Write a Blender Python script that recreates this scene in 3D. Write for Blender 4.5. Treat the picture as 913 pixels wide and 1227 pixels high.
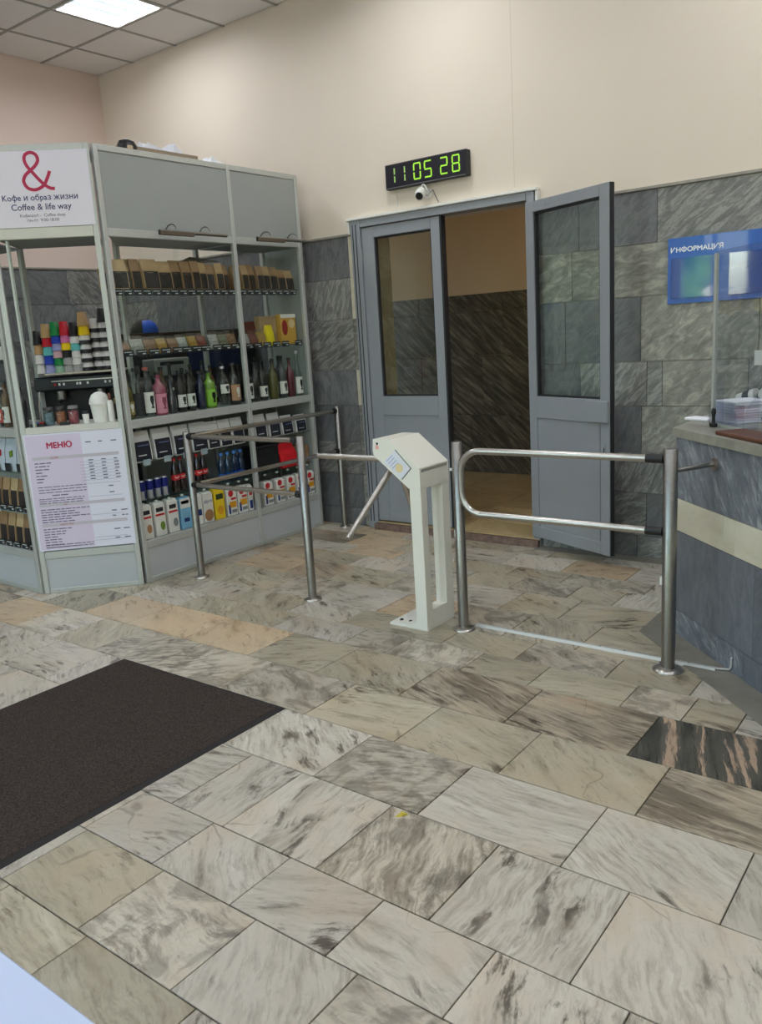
import bpy, bmesh, math, random
from mathutils import Matrix, Vector
from mathutils.geometry import interpolate_bezier, tessellate_polygon
random.seed(7)
for o in list(bpy.data.objects): bpy.data.objects.remove(o)
sc = bpy.context.scene
COL = sc.collection
R = math.radians

# ------------------------------------------------------------------ camera
CAM = Vector((0, 0, 1.56))
FPX, YAW, PITCH, ROLL = 988.5, R(-37.84), R(12.25), R(-3.615)
fw = Vector((math.sin(YAW)*math.cos(PITCH), math.cos(YAW)*math.cos(PITCH), -math.sin(PITCH)))
rt = Vector((math.cos(YAW), -math.sin(YAW), 0)); up = rt.cross(fw)
rt2 = math.cos(ROLL)*rt + math.sin(ROLL)*up
up2 = -math.sin(ROLL)*rt + math.cos(ROLL)*up
cd = bpy.data.cameras.new('camera'); cam = bpy.data.objects.new('camera', cd); COL.objects.link(cam)
cd.sensor_fit = 'VERTICAL'; cd.sensor_height = 36; cd.lens = FPX/1227*36; cd.clip_start = .02
M3 = Matrix((rt2, up2, -fw)).transposed()
cam.matrix_world = Matrix.Translation(CAM) @ M3.to_4x4()
sc.camera = cam
def proj(p):
    d = Vector(p)-CAM; z = d.dot(fw)
    if z < .05: return (-9999, -9999)
    return (456.5+FPX*d.dot(rt2)/z, 613.5-FPX*d.dot(up2)/z)

# ------------------------------------------------------------------ world, exposure
w = bpy.data.worlds.new('World'); sc.world = w; w.use_nodes = True
nt = w.node_tree; bg = nt.nodes['Background']
sky = nt.nodes.new('ShaderNodeTexSky'); sky.sky_type = 'NISHITA'; sky.sun_disc = False
sky.sun_elevation = R(50); sky.sun_rotation = R(20); sky.air_density = 1.3; sky.dust_density = 2.5
nt.links.new(sky.outputs[0], bg.inputs[0]); bg.inputs[1].default_value = 1.9
sc.view_settings.view_transform = 'Standard'; sc.view_settings.look = 'None'
sc.view_settings.gamma = 1; sc.view_settings.use_curve_mapping = False
sc.view_settings.exposure = 0.36
cy = sc.cycles
cy.use_denoising = True; cy.max_bounces = 8; cy.diffuse_bounces = 5; cy.glossy_bounces = 4
cy.transmission_bounces = 6; cy.transparent_max_bounces = 16; cy.caustics_reflective = False; cy.caustics_refractive = False
cy.sample_clamp_indirect = 6
PANEL_W = 12      # watts of each ceiling panel
HALL_W = 6        # watts of the corridor lamp

# ------------------------------------------------------------------ colour and material helpers
def lin(c):
    return tuple(((v/255)/12.92 if v/255 <= .04045 else ((v/255+.055)/1.055)**2.4) for v in c) + (1,)
MATS = {}
def mat(name, col, rough=.5, metal=0, noise=0, nscale=20, emit=None, estr=1, spec=.5, bump=0, coat=0):
    if name in MATS: return MATS[name]
    m = bpy.data.materials.new(name); m.use_nodes = True; n = m.node_tree.nodes; l = m.node_tree.links
    b = n['Principled BSDF']; c = lin(col)
    b.inputs['Roughness'].default_value = rough; b.inputs['Metallic'].default_value = metal
    b.inputs['Specular IOR Level'].default_value = spec; b.inputs['Coat Weight'].default_value = coat
    b.inputs['Base Color'].default_value = c
    if noise or bump:
        tc = n.new('ShaderNodeTexCoord'); t = n.new('ShaderNodeTexNoise'); t.inputs['Scale'].default_value = nscale; t.inputs['Detail'].default_value = 5
        l.new(tc.outputs['Object'], t.inputs['Vector'])
        if noise:
            r = n.new('ShaderNodeValToRGB'); l.new(t.outputs[0], r.inputs[0])
            r.color_ramp.elements[0].position = .3; r.color_ramp.elements[1].position = .7
            r.color_ramp.elements[0].color = tuple(v*(1-noise) for v in c[:3])+(1,)
            r.color_ramp.elements[1].color = tuple(min(1, v*(1+noise)) for v in c[:3])+(1,)
            l.new(r.outputs[0], b.inputs['Base Color'])
        if bump:
            bp = n.new('ShaderNodeBump'); bp.inputs['Strength'].default_value = bump; bp.inputs['Distance'].default_value = .01
            l.new(t.outputs[0], bp.inputs['Height']); l.new(bp.outputs[0], b.inputs['Normal'])
    if emit:
        b.inputs['Emission Color'].default_value = lin(emit); b.inputs['Emission Strength'].default_value = estr
    MATS[name] = m; return m
def glass(name, tint=(255, 255, 255), gloss=1.0, rough=.02, dens=1.0):
    """thin pane: clear transmission with a fresnel reflection"""
    if name in MATS: return MATS[name]
    m = bpy.data.materials.new(name); m.use_nodes = True; n = m.node_tree.nodes; l = m.node_tree.links
    n.clear(); o = n.new('ShaderNodeOutputMaterial'); mx = n.new('ShaderNodeMixShader'); tr = n.new('ShaderNodeBsdfTransparent')
    gl = n.new('ShaderNodeBsdfGlossy'); fr = n.new('ShaderNodeLayerWeight'); fr.inputs[0].default_value = .5; pw = n.new('ShaderNodeMath'); pw.operation = 'POWER'; pw.inputs[1].default_value = 4; l.new(fr.outputs['Facing'], pw.inputs[0]); sc_ = n.new('ShaderNodeMath'); sc_.operation = 'MULTIPLY_ADD'; sc_.inputs[1].default_value = .7; sc_.inputs[2].default_value = .035; l.new(pw.outputs[0], sc_.inputs[0])
    c = lin(tint); tr.inputs[0].default_value = tuple(v*dens for v in c[:3])+(1,); gl.inputs['Roughness'].default_value = rough
    mm = n.new('ShaderNodeMath'); mm.operation = 'MULTIPLY'; mm.inputs[1].default_value = gloss
    mm.use_clamp = True; l.new(sc_.outputs[0], mm.inputs[0]); l.new(mm.outputs[0], mx.inputs[0]); l.new(tr.outputs[0], mx.inputs[1]); l.new(gl.outputs[0], mx.inputs[2]); l.new(mx.outputs[0], o.inputs[0])
    MATS[name] = m; return m
def stone(name, ramp, axis='Z', scale=2.2, stretch=4, dist=1.2, ang=0, spread=1.2, vein=.5, veincol=(70, 62, 52), rough=.3, tint=.12, blotch=None):
    """streaked natural stone; every slab gets its own cut of it through Object Info > Random"""
    if name in MATS: return MATS[name]
    m = bpy.data.materials.new(name); m.use_nodes = True; n = m.node_tree.nodes; l = m.node_tree.links
    b = n['Principled BSDF']
    tc = n.new('ShaderNodeTexCoord'); oi = n.new('ShaderNodeObjectInfo')
    off = n.new('ShaderNodeVectorMath'); off.operation = 'SCALE'; off.inputs[0].default_value = (37, 53, 29); l.new(oi.outputs['Random'], off.inputs['Scale'])
    an = n.new('ShaderNodeMath'); an.operation = 'MULTIPLY_ADD'; an.inputs[1].default_value = spread*2; an.inputs[2].default_value = ang-spread
    l.new(oi.outputs['Random'], an.inputs[0])
    ro = n.new('ShaderNodeVectorRotate'); ro.rotation_type = axis+'_AXIS'; l.new(tc.outputs['Object'], ro.inputs['Vector']); l.new(an.outputs[0], ro.inputs['Angle'])
    st = n.new('ShaderNodeVectorMath'); st.operation = 'MULTIPLY'; l.new(ro.outputs[0], st.inputs[0])
    st.inputs[1].default_value = {'Z': (1, stretch, 1), 'Y': (1, 1, stretch), 'X': (1, 1, stretch)}[axis]
    ad = n.new('ShaderNodeVectorMath'); l.new(st.outputs[0], ad.inputs[0]); l.new(off.outputs[0], ad.inputs[1])
    n1 = n.new('ShaderNodeTexNoise'); n1.inputs['Scale'].default_value = scale; n1.inputs['Detail'].default_value = 9; n1.inputs['Roughness'].default_value = .62; n1.inputs['Distortion'].default_value = dist
    l.new(ad.outputs[0], n1.inputs['Vector'])
    cr = n.new('ShaderNodeValToRGB'); l.new(n1.outputs[0], cr.inputs[0])
    e = cr.color_ramp.elements
    while len(e) < len(ramp): e.new(.5)
    for i, (p, c) in enumerate(ramp): e[i].position = p; e[i].color = lin(c)
    # broad tint
    n2 = n.new('ShaderNodeTexNoise'); n2.inputs['Scale'].default_value = 2.1; n2.inputs['Detail'].default_value = 3
    a2 = n.new('ShaderNodeVectorMath'); l.new(tc.outputs['Object'], a2.inputs[0]); l.new(off.outputs[0], a2.inputs[1]); l.new(a2.outputs[0], n2.inputs['Vector'])
    hs = n.new('ShaderNodeHueSaturation'); l.new(cr.outputs[0], hs.inputs['Color'])
    mr = n.new('ShaderNodeMapRange'); mr.inputs[1].default_value = .3; mr.inputs[2].default_value = .7; mr.inputs[3].default_value = 1-tint; mr.inputs[4].default_value = 1+tint
    l.new(n2.outputs[0], mr.inputs[0])
    m3 = n.new('ShaderNodeMath'); m3.operation = 'MULTIPLY_ADD'; m3.inputs[1].default_value = tint*1.4; m3.inputs[2].default_value = 1-tint*.7; l.new(oi.outputs['Random'], m3.inputs[0])
    m4 = n.new('ShaderNodeMath'); m4.operation = 'MULTIPLY'; l.new(mr.outputs[0], m4.inputs[0]); l.new(m3.outputs[0], m4.inputs[1]); l.new(m4.outputs[0], hs.inputs['Value'])
    # thin dark veins: ridge of a noise
    n3 = n.new('ShaderNodeTexNoise'); n3.inputs['Scale'].default_value = scale*.9; n3.inputs['Detail'].default_value = 6; n3.inputs['Distortion'].default_value = 1.6
    a3 = n.new('ShaderNodeVectorMath'); a3.inputs[1].default_value = (11, 5, 3); l.new(ad.outputs[0], a3.inputs[0]); l.new(a3.outputs[0], n3.inputs['Vector'])
    s3 = n.new('ShaderNodeMath'); s3.operation = 'SUBTRACT'; s3.inputs[1].default_value = .5; l.new(n3.outputs[0], s3.inputs[0])
    b3 = n.new('ShaderNodeMath'); b3.operation = 'ABSOLUTE'; l.new(s3.outputs[0], b3.inputs[0])
    r3 = n.new('ShaderNodeMapRange'); r3.inputs[1].default_value = 0; r3.inputs[2].default_value = .022; r3.inputs[3].default_value = vein; r3.inputs[4].default_value = 0; l.new(b3.outputs[0], r3.inputs[0])
    m5 = n.new('ShaderNodeMath'); m5.operation = 'MULTIPLY'; l.new(r3.outputs[0], m5.inputs[0]); l.new(n2.outputs[0], m5.inputs[1])
    mx = n.new('ShaderNodeMixRGB'); mx.inputs[2].default_value = lin(veincol); l.new(m5.outputs[0], mx.inputs[0]); l.new(hs.outputs[0], mx.inputs[1])
    l.new(mx.outputs[0], b.inputs['Base Color'])
    rr = n.new('ShaderNodeMapRange'); rr.inputs[3].default_value = rough-.07; rr.inputs[4].default_value = rough+.12; l.new(n1.outputs[0], rr.inputs[0]); l.new(rr.outputs[0], b.inputs['Roughness'])
    bp = n.new('ShaderNodeBump'); bp.inputs['Strength'].default_value = .06; bp.inputs['Distance'].default_value = .004; l.new(n1.outputs[0], bp.inputs['Height']); l.new(bp.outputs[0], b.inputs['Normal'])
    b.inputs['Specular IOR Level'].default_value = .45
    MATS[name] = m; return m
def metal_brushed(name, col, rough=.3):
    return mat(name, col, rough, 1.0, noise=.06, nscale=60)

# ------------------------------------------------------------------ mesh helpers
class MB:
    def __init__(s): s.v = []; s.f = []; s.sm = []
    def add(s, vs, fs, smooth=False):
        k = len(s.v); s.v += [tuple(v) for v in vs]
        for f in fs: s.f.append(tuple(i+k for i in f)); s.sm.append(smooth)
        return s
    def box(s, x0, x1, y0, y1, z0, z1, b=0):
        if x1 < x0: x0, x1 = x1, x0
        if y1 < y0: y0, y1 = y1, y0
        if z1 < z0: z0, z1 = z1, z0
        if b <= 0:
            return s.add([(x, y, z) for x in (x0, x1) for y in (y0, y1) for z in (z0, z1)], [(0, 1, 3, 2), (4, 6, 7, 5), (0, 4, 5, 1), (2, 3, 7, 6), (0, 2, 6, 4), (1, 5, 7, 3)])
        b = min(b, (x1-x0)*.45, (y1-y0)*.45, (z1-z0)*.45)
        vs = []; idx = {}
        X = (x0, x1); Y = (y0, y1); Z = (z0, z1)
        for i in (0, 1):
            for j in (0, 1):
                for k in (0, 1):
                    sx, sy, sz = (1-2*i), (1-2*j), (1-2*k)
                    for a in range(3):
                        p = [X[i]+sx*b, Y[j]+sy*b, Z[k]+sz*b]; p[a] = (X[i], Y[j], Z[k])[a]
                        idx[(i, j, k, a)] = len(vs); vs.append(tuple(p))
        fs = []
        for a in range(3):
            o = [t for t in range(3) if t != a]
            for e in (0, 1):
                loop = []
                for (p, q) in ((0, 0), (1, 0), (1, 1), (0, 1)):
                    c = [0, 0, 0]; c[a] = e; c[o[0]] = p; c[o[1]] = q
                    loop.append(idx[(*c, a)])
                fs.append(tuple(loop))
        for a in range(3):           # edges along axis a
            o = [t for t in range(3) if t != a]
            for p in (0, 1):
                for q in (0, 1):
                    c0 = [0, 0, 0]; c0[o[0]] = p; c0[o[1]] = q; c1 = list(c0); c1[a] = 1
                    fs.append((idx[(*c0, o[0])], idx[(*c1, o[0])], idx[(*c1, o[1])], idx[(*c0, o[1])]))
        for i in (0, 1):
            for j in (0, 1):
                for k in (0, 1): fs.append((idx[(i, j, k, 0)], idx[(i, j, k, 1)], idx[(i, j, k, 2)]))
        return s.add(vs, fs)
    def prism(s, poly, z0, z1):
        n = len(poly)
        return s.add([(x, y, z0) for x, y in poly]+[(x, y, z1) for x, y in poly], [tuple(range(n-1, -1, -1)), tuple(range(n, 2*n))]+[(i, (i+1) % n, n+(i+1) % n, n+i) for i in range(n)])
    def prism_xz(s, poly, y0, y1):
        n = len(poly)
        return s.add([(x, y0, z) for x, z in poly]+[(x, y1, z) for x, z in poly], [tuple(range(n)), tuple(range(2*n-1, n-1, -1))]+[(i, n+i, n+(i+1) % n, (i+1) % n) for i in range(n)])
    def lathe(s, prof, c=(0, 0, 0), seg=16, sx=1, sy=1):
        n = len(prof); vs = []
        for r, z in prof:
            for k in range(seg):
                a = 2*math.pi*k/seg; vs.append((c[0]+r*math.cos(a)*sx, c[1]+r*math.sin(a)*sy, c[2]+z))
        fs = [(i*seg+k, i*seg+(k+1) % seg, (i+1)*seg+(k+1) % seg, (i+1)*seg+k) for i in range(n-1) for k in range(seg)]
        s.add(vs, fs, True)
        if prof[0][0] > 1e-4: s.add(vs[:seg], [tuple(range(seg-1, -1, -1))])
        if prof[-1][0] > 1e-4: s.add(vs[-seg:], [tuple(range(seg))])
        return s
    def tube(s, pts, r, seg=10, closed=False, flat=None):
        P = [Vector(p) for p in pts]; n = len(P); rings = []
        prev = None
        for i in range(n):
            t = (P[min(i+1, n-1)]-P[max(i-1, 0)]).normalized()
            if prev is None:
                a = Vector((0, 0, 1)) if abs(t.z) < .9 else Vector((1, 0, 0)); u = t.cross(a).normalized()
            else: u = (prev-t*prev.dot(t)).normalized()
            prev = u; v = t.cross(u)
            rings.append([P[i]+r*(math.cos(2*math.pi*k/seg)*u+math.sin(2*math.pi*k/seg)*v) for k in range(seg)])
        vs = [p for rg in rings for p in rg]
        fs = [(i*seg+k, i*seg+(k+1) % seg, (i+1)*seg+(k+1) % seg, (i+1)*seg+k) for i in range(n-1) for k in range(seg)]
        s.add(vs, fs, True); s.add(rings[0], [tuple(range(seg-1, -1, -1))]); s.add(rings[-1], [tuple(range(seg))])
        return s
    def mesh(s, name, material):
        me = bpy.data.meshes.new(name); me.from_pydata(s.v, [], s.f)
        me.polygons.foreach_set('use_smooth', s.sm)
        bm = bmesh.new(); bm.from_mesh(me); bmesh.ops.recalc_face_normals(bm, faces=bm.faces); bm.to_mesh(me); bm.free()
        me.materials.append(material); return me
    def build(s, name, material, parent=None, loc=(0, 0, 0), rz=0):
        return put(name, s.mesh(name, material), parent, loc, rz)
def put(name, me, parent=None, loc=(0, 0, 0), rz=0):
    o = bpy.data.objects.new(name, me); COL.objects.link(o); o.location = loc; o.rotation_euler = (0, 0, rz); o.parent = parent
    return o
def struct(o): o['kind'] = 'structure'; return o
def stuff(o): o['kind'] = 'stuff'; return o
def tag(o, label, cat, group=None):
    o['label'] = label; o['category'] = cat
    if group: o['group'] = group
    return o
def thing(name, label, cat, loc=(0, 0, 0), rz=0, group=None):
    return tag(put(name, None, None, loc, rz), label, cat, group)
def lbl(o, s): o['label'] = s; return o
ORD = 'first second third fourth fifth sixth seventh eighth ninth tenth eleventh twelfth thirteenth fourteenth fifteenth sixteenth seventeenth eighteenth nineteenth twentieth'.split()
def text(name, body, parent, material, x, z, width=None, height=None, y=0, align='l', ext=.0006, bold=0):
    """flat lettering standing in the local xz plane, facing -y, baseline at z"""
    cu = bpy.data.curves.new('t', 'FONT'); cu.body = body.translate(str.maketrans('еоарсхуКНМОРАТЕСВ', 'eoapcxyKHMOPATECB')); cu.size = 1
    to = bpy.data.objects.new('t', cu); COL.objects.link(to)
    dg = bpy.context.evaluated_depsgraph_get(); ev = to.evaluated_get(dg); cv = ev.to_curve(dg)
    loops = []
    for sp_ in cv.splines:
        bp_ = sp_.bezier_points; pts_ = []
        for a_ in range(len(bp_)):
            p_, q_ = bp_[a_], bp_[(a_+1) % len(bp_)]
            pts_ += [(v.x, v.y) for v in interpolate_bezier(p_.co, p_.handle_right, q_.handle_left, q_.co, 6)[:-1]]
        clean = [p_ for a_, p_ in enumerate(pts_) if (Vector(p_)-Vector(pts_[a_-1])).length > 1e-5]
        if len(clean) > 2: loops.append(clean)
    ev.to_curve_clear(); bpy.data.objects.remove(to); bpy.data.curves.remove(cu)
    area = lambda P: sum(P[a_-1][0]*P[a_][1]-P[a_][0]*P[a_-1][1] for a_ in range(len(P)))/2
    def inside(pt, P):
        r_ = False
        for a_ in range(len(P)):
            (xa, ya), (xb, yb) = P[a_-1], P[a_]
            if (ya > pt[1]) != (yb > pt[1]) and pt[0] < (xb-xa)*(pt[1]-ya)/(yb-ya)+xa: r_ = not r_
        return r_
    depth = [sum(1 for Q in loops if Q is not P and all(inside(v, Q) for v in P)) for P in loops]
    outs = [P for P, d_ in zip(loops, depth) if d_ % 2 == 0]; holes = [P for P, d_ in zip(loops, depth) if d_ % 2]
    own = {id(P): [] for P in outs}
    for h_ in holes:
        c_ = [P for P in outs if all(inside(v, P) for v in h_)]
        if c_: own[id(min(c_, key=lambda P: abs(area(P))))].append(h_)
    V, F = [], []
    for P in outs:
        polys = [[Vector((x_, y_, 0)) for x_, y_ in L_] for L_ in [P]+own[id(P)]]; k_ = len(V)
        for L_ in polys: V += [(v.x, v.y) for v in L_]
        F += [tuple(k_+t_ for t_ in tri) for tri in tessellate_polygon(polys)]
    x0, x1, ymax = min(v[0] for v in V), max(v[0] for v in V), max(v[1] for v in V)
    sx = (width/(x1-x0)) if width else height/ymax
    sz = (height/ymax) if height else sx
    if align == 'c': x -= (x1-x0)*sx/2
    fr_ = [((vx-x0)*sx, -ext, vy*sz) for vx, vy in V]
    m_ = MB().add(fr_, F)
    if bold:
        for k_, (dx_, dz_) in enumerate(((bold, 0), (-bold, 0), (0, bold), (0, -bold))): m_.add([(a_+dx_, b_-.00005*(k_+1), c_+dz_) for a_, b_, c_ in fr_], F)
    return m_.build(name, material, parent, (x, y, z))

# ------------------------------------------------------------------ materials
PAINT = mat('wall_paint_cream', (228, 216, 200), .75, noise=.025, nscale=1.5, bump=.05)
PAINT_L = mat('wall_paint_pinkish', (226, 206, 194), .75, noise=.02, nscale=1.5)
HALLP = mat('corridor_paint', (214, 190, 156), .7, noise=.04, nscale=1.2)
GROUT = mat('dark_grout', (60, 54, 47), .9, noise=.2, nscale=30)
TRIM = mat('stone_trim', (150, 146, 136), .5, noise=.15, nscale=15)
WHITE = mat('white_plastic', (232, 232, 226), .4)
ALU = mat('anodised_aluminium_frame', (192, 195, 190), .42, .35, noise=.03, nscale=40)
ALUD = mat('grey_panel', (156, 161, 157), .55, noise=.02, nscale=6)
PANELB = mat('pale_grey_base_panel', (184, 188, 190), .5)
STEEL = metal_brushed('brushed_steel', (186, 182, 176), .28)
STEELD = metal_brushed('satin_steel', (150, 147, 143), .33)
BLACK = mat('black_plastic', (22, 22, 24), .45)
DOORP = mat('grey_door_paint', (146, 150, 156), .42, noise=.04, nscale=4, coat=.1)
DOORD = mat('door_gasket', (36, 37, 40), .7)
GLS = glass('window_glass', (249, 252, 251), 1.0)
GLSS = glass('shelf_glass', (236, 246, 242), .9, dens=.99)
GLSC = glass('showcase_glass', (252, 254, 253), .5)
ACRY = glass('clear_acrylic', (246, 248, 253), 1.8, .05, dens=.98)
CEIL = mat('ceiling_tile_grey', (232, 229, 227), .85, noise=.03, nscale=80, bump=.1)
TBAR = mat('ceiling_grid_grey', (160, 157, 152), .5)

fl = []
def fstone(name, lo, mid, hi, alt, dark, ang, spread, scale=3.0, stretch=5, amount=.5, darkamt=.5, dist=.7, alt_amt=.5, rough=.3, mottle=0, lo0=.28, lo1=.50, hi0=.52, hi1=.70):
    """floor stone: pale body, broad second tint, many fine parallel streaks, sparse dark flecks drawn out along the bed"""
    m = bpy.data.materials.new(name); m.use_nodes = True; n = m.node_tree.nodes; l = m.node_tree.links; b = n['Principled BSDF']
    def N(t, **kw):
        q = n.new(t)
        for k_, v_ in kw.items(): q.inputs[k_].default_value = v_
        return q
    def math_(op, a_, b_=None, c_=None):
        q = n.new('ShaderNodeMath'); q.operation = op
        for i_, v_ in enumerate((a_, b_, c_)):
            if v_ is None: continue
            if isinstance(v_, (int, float)): q.inputs[i_].default_value = v_
            else: l.new(v_, q.inputs[i_])
        return q.outputs[0]
    def rng(v_, a_, b_, c_=0, d_=1):
        q = n.new('ShaderNodeMapRange'); q.interpolation_type = 'SMOOTHSTEP'; l.new(v_, q.inputs[0])
        for i_, t_ in enumerate((a_, b_, c_, d_)): q.inputs[1+i_].default_value = t_
        return q.outputs[0]
    def mix(f_, a_, b_):
        q = n.new('ShaderNodeMixRGB')
        if isinstance(f_, (int, float)): q.inputs[0].default_value = f_
        else: l.new(f_, q.inputs[0])
        for i_, v_ in ((1, a_), (2, b_)):
            if isinstance(v_, tuple): q.inputs[i_].default_value = lin(v_)
            else: l.new(v_, q.inputs[i_])
        return q.outputs[0]
    tc = n.new('ShaderNodeTexCoord'); oi = n.new('ShaderNodeObjectInfo'); rnd_ = oi.outputs['Random']
    off = n.new('ShaderNodeVectorMath'); off.operation = 'SCALE'; off.inputs[0].default_value = (37, 53, 29); l.new(rnd_, off.inputs['Scale'])
    r2 = math_('FRACT', math_('MULTIPLY', rnd_, 7.31))
    ro = n.new('ShaderNodeVectorRotate'); ro.rotation_type = 'Z_AXIS'; l.new(tc.outputs['Object'], ro.inputs['Vector']); l.new(math_('MULTIPLY_ADD', r2, spread*2, ang-spread), ro.inputs['Angle'])
    base = n.new('ShaderNodeVectorMath'); l.new(ro.outputs[0], base.inputs[0]); l.new(off.outputs[0], base.inputs[1])
    # warp so the streaks bend
    wn = N('ShaderNodeTexNoise', Scale=2.4, Detail=3); l.new(base.outputs[0], wn.inputs['Vector'])
    ws = n.new('ShaderNodeVectorMath'); ws.operation = 'SUBTRACT'; l.new(wn.outputs['Color'], ws.inputs[0]); ws.inputs[1].default_value = (.5, .5, .5)
    wm = n.new('ShaderNodeVectorMath'); wm.operation = 'SCALE'; wm.inputs['Scale'].default_value = .16*dist; l.new(ws.outputs[0], wm.inputs[0])
    wa = n.new('ShaderNodeVectorMath'); l.new(base.outputs[0], wa.inputs[0]); l.new(wm.outputs[0], wa.inputs[1])
    st = n.new('ShaderNodeVectorMath'); st.operation = 'MULTIPLY'; l.new(wa.outputs[0], st.inputs[0]); st.inputs[1].default_value = (1, stretch, 1)
    def noise(v_, sc_, det=6, ro_=.6, off_=None, dd=0):
        q = N('ShaderNodeTexNoise', Scale=sc_, Detail=det, Roughness=ro_, Distortion=dd)
        if off_:
            a_ = n.new('ShaderNodeVectorMath'); l.new(v_, a_.inputs[0]); a_.inputs[1].default_value = off_; v_ = a_.outputs[0]
        l.new(v_, q.inputs['Vector']); return q.outputs[0]
    broad = noise(wa.outputs[0], 2.6, 3)
    streak = noise(st.outputs[0], scale*.8, 8, .66)
    fine = noise(st.outputs[0], scale*3.4, 7, .66, (3, 7, 1))
    st2 = n.new('ShaderNodeVectorMath'); st2.operation = 'MULTIPLY'; l.new(wa.outputs[0], st2.inputs[0]); st2.inputs[1].default_value = (1, 1+(stretch-1)*.5, 1)
    fleck = noise(st2.outputs[0], scale*2.4, 8, .68, (9, 2, 5), .2)
    grain = noise(base.outputs[0], 60, 4, .7)
    c = mix(rng(streak, lo0, lo1), lo, mid); c = mix(rng(streak, hi0, hi1), c, hi)
    c = mix(math_('MULTIPLY', rng(broad, .45, .7), alt_amt), c, alt)
    zone = rng(broad, .60, .40, .0, 1)
    c = mix(math_('MULTIPLY', math_('MULTIPLY', rng(fine, .56, .42), amount), zone), c, lo)
    patch = rng(noise(wa.outputs[0], 3.0, 4, .55, (6, 1, 2)), .38, .54, 1, .0)
    c = mix(math_('MULTIPLY', math_('MULTIPLY', rng(fleck, .49, .36), darkamt), patch), c, dark)
    if mottle:
        cl = noise(wa.outputs[0], 7, 6, .6, (1, 8, 4), 1.2); c = mix(math_('MULTIPLY', rng(cl, .52, .40), mottle), c, dark)
    # hair cracks
    cr = noise(wa.outputs[0], 1.7, 2.5, .5, (4, 4, 9)); c = mix(math_('MULTIPLY', rng(math_('ABSOLUTE', math_('SUBTRACT', cr, .5)), 0, .004, .45, 0), rng(broad, .52, .62)), c, dark)
    c = mix(math_('MULTIPLY', rng(grain, .5, .7), .10), c, dark)
    hs = n.new('ShaderNodeHueSaturation'); l.new(c, hs.inputs['Color']); l.new(math_('MULTIPLY_ADD', rnd_, .24, .81), hs.inputs['Value']); l.new(hs.outputs[0], b.inputs['Base Color'])
    l.new(rng(fine, .3, .7, rough-.05, rough+.14), b.inputs['Roughness']); b.inputs['Specular IOR Level'].default_value = .5
    bp = n.new('ShaderNodeBump'); bp.inputs['Strength'].default_value = .05; bp.inputs['Distance'].default_value = .003; l.new(fine, bp.inputs['Height']); l.new(bp.outputs[0], b.inputs['Normal'])
    MATS[name] = m; return m
fl.append(fstone('floor_marble_pale', (158, 148, 131), (200, 193, 178), (213, 207, 195), (200, 180, 154), (80, 70, 58), .55, 1.0, 2.6, 6, .6, .95, 1.0))
fl.append(fstone('floor_marble_cream', (142, 132, 110), (183, 174, 151), (198, 190, 169), (186, 165, 134), (80, 68, 52), .3, .8, 2.6, 6, .6, .9, 1.0))
fl.append(fstone('floor_marble_peach', (170, 146, 116), (206, 184, 152), (214, 196, 168), (206, 172, 132), (100, 72, 52), .3, .8, 2.2, 3, .5, .55))
fl.append(fstone('floor_marble_mottled', (134, 123, 105), (198, 189, 170), (212, 204, 188), (182, 166, 142), (92, 83, 71), .3, 1.0, 3.0, 4.5, .7, .8, 1.2, .5, .3, .45))
fl.append(fstone('floor_marble_brown_streaks', (114, 103, 86), (174, 162, 141), (198, 184, 160), (192, 164, 132), (72, 60, 48), .2, .3, 2.4, 8, .9, .95, .5, .6, .3, 0, .36, .54))
fl.append(fstone('floor_marble_dark_striped', (60, 60, 54), (96, 92, 82), (206, 176, 148), (96, 96, 84), (38, 37, 33), 1.25, .05, 1.5, 12, .6, .8, .6, .3, .3, 0, .40, .50, .53, .57))
def wall_stones(ax):
    return [stone('grey_marble_streaked_'+ax, [(.25, (84, 84, 84)), (.40, (112, 112, 110)), (.50, (128, 128, 125)), (.58, (164, 163, 157)), (.66, (122, 122, 119)), (.85, (146, 145, 140))], ax, 7, 4.5, .9, .9, .45, .35, (196, 195, 188), .33, .16),
            stone('grey_marble_plain_'+ax, [(.25, (88, 90, 93)), (.45, (106, 108, 110)), (.58, (122, 123, 124)), (.75, (106, 108, 109))], ax, 9, 3, .8, 1.2, .7, .35, (168, 168, 166), .33, .14),
            stone('grey_marble_cloudy_'+ax, [(.25, (94, 93, 88)), (.42, (124, 123, 116)), (.54, (144, 143, 134)), (.64, (176, 173, 160)), (.8, (126, 125, 117))], ax, 10, 2.2, .8, .6, .6, .35, (192, 189, 176), .33, .16)]
WS_Y = wall_stones('Y'); WS_X = wall_stones('X')
BAND = stone('yellow_limestone', [(.25, (194, 185, 160)), (.5, (215, 208, 188)), (.75, (222, 216, 198))], 'Y', 2, 3, .6, .3, .5, .1, (150, 136, 104), .45, .06)
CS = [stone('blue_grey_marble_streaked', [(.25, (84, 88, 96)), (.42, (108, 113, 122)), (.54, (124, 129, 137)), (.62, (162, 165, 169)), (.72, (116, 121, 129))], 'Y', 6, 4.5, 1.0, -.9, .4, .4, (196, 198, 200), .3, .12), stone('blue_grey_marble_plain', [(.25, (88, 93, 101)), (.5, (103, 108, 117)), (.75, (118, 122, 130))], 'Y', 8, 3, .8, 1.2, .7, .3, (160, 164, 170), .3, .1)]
YEL = stone('yellowed_marble', [(.25, (120, 112, 86)), (.5, (152, 144, 114)), (.75, (172, 164, 136))], 'X', 4, 3, 1, .9, .5, .2, (110, 100, 76), .4, .1)
HALLS = stone('dark_corridor_marble', [(.3, (58, 52, 44)), (.45, (78, 72, 62)), (.56, (104, 97, 84)), (.64, (136, 128, 110)), (.74, (74, 68, 58))], 'Y', 3.2, 9, .6, 2.5, .12, .1, (150, 140, 118), .35, .1)
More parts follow.
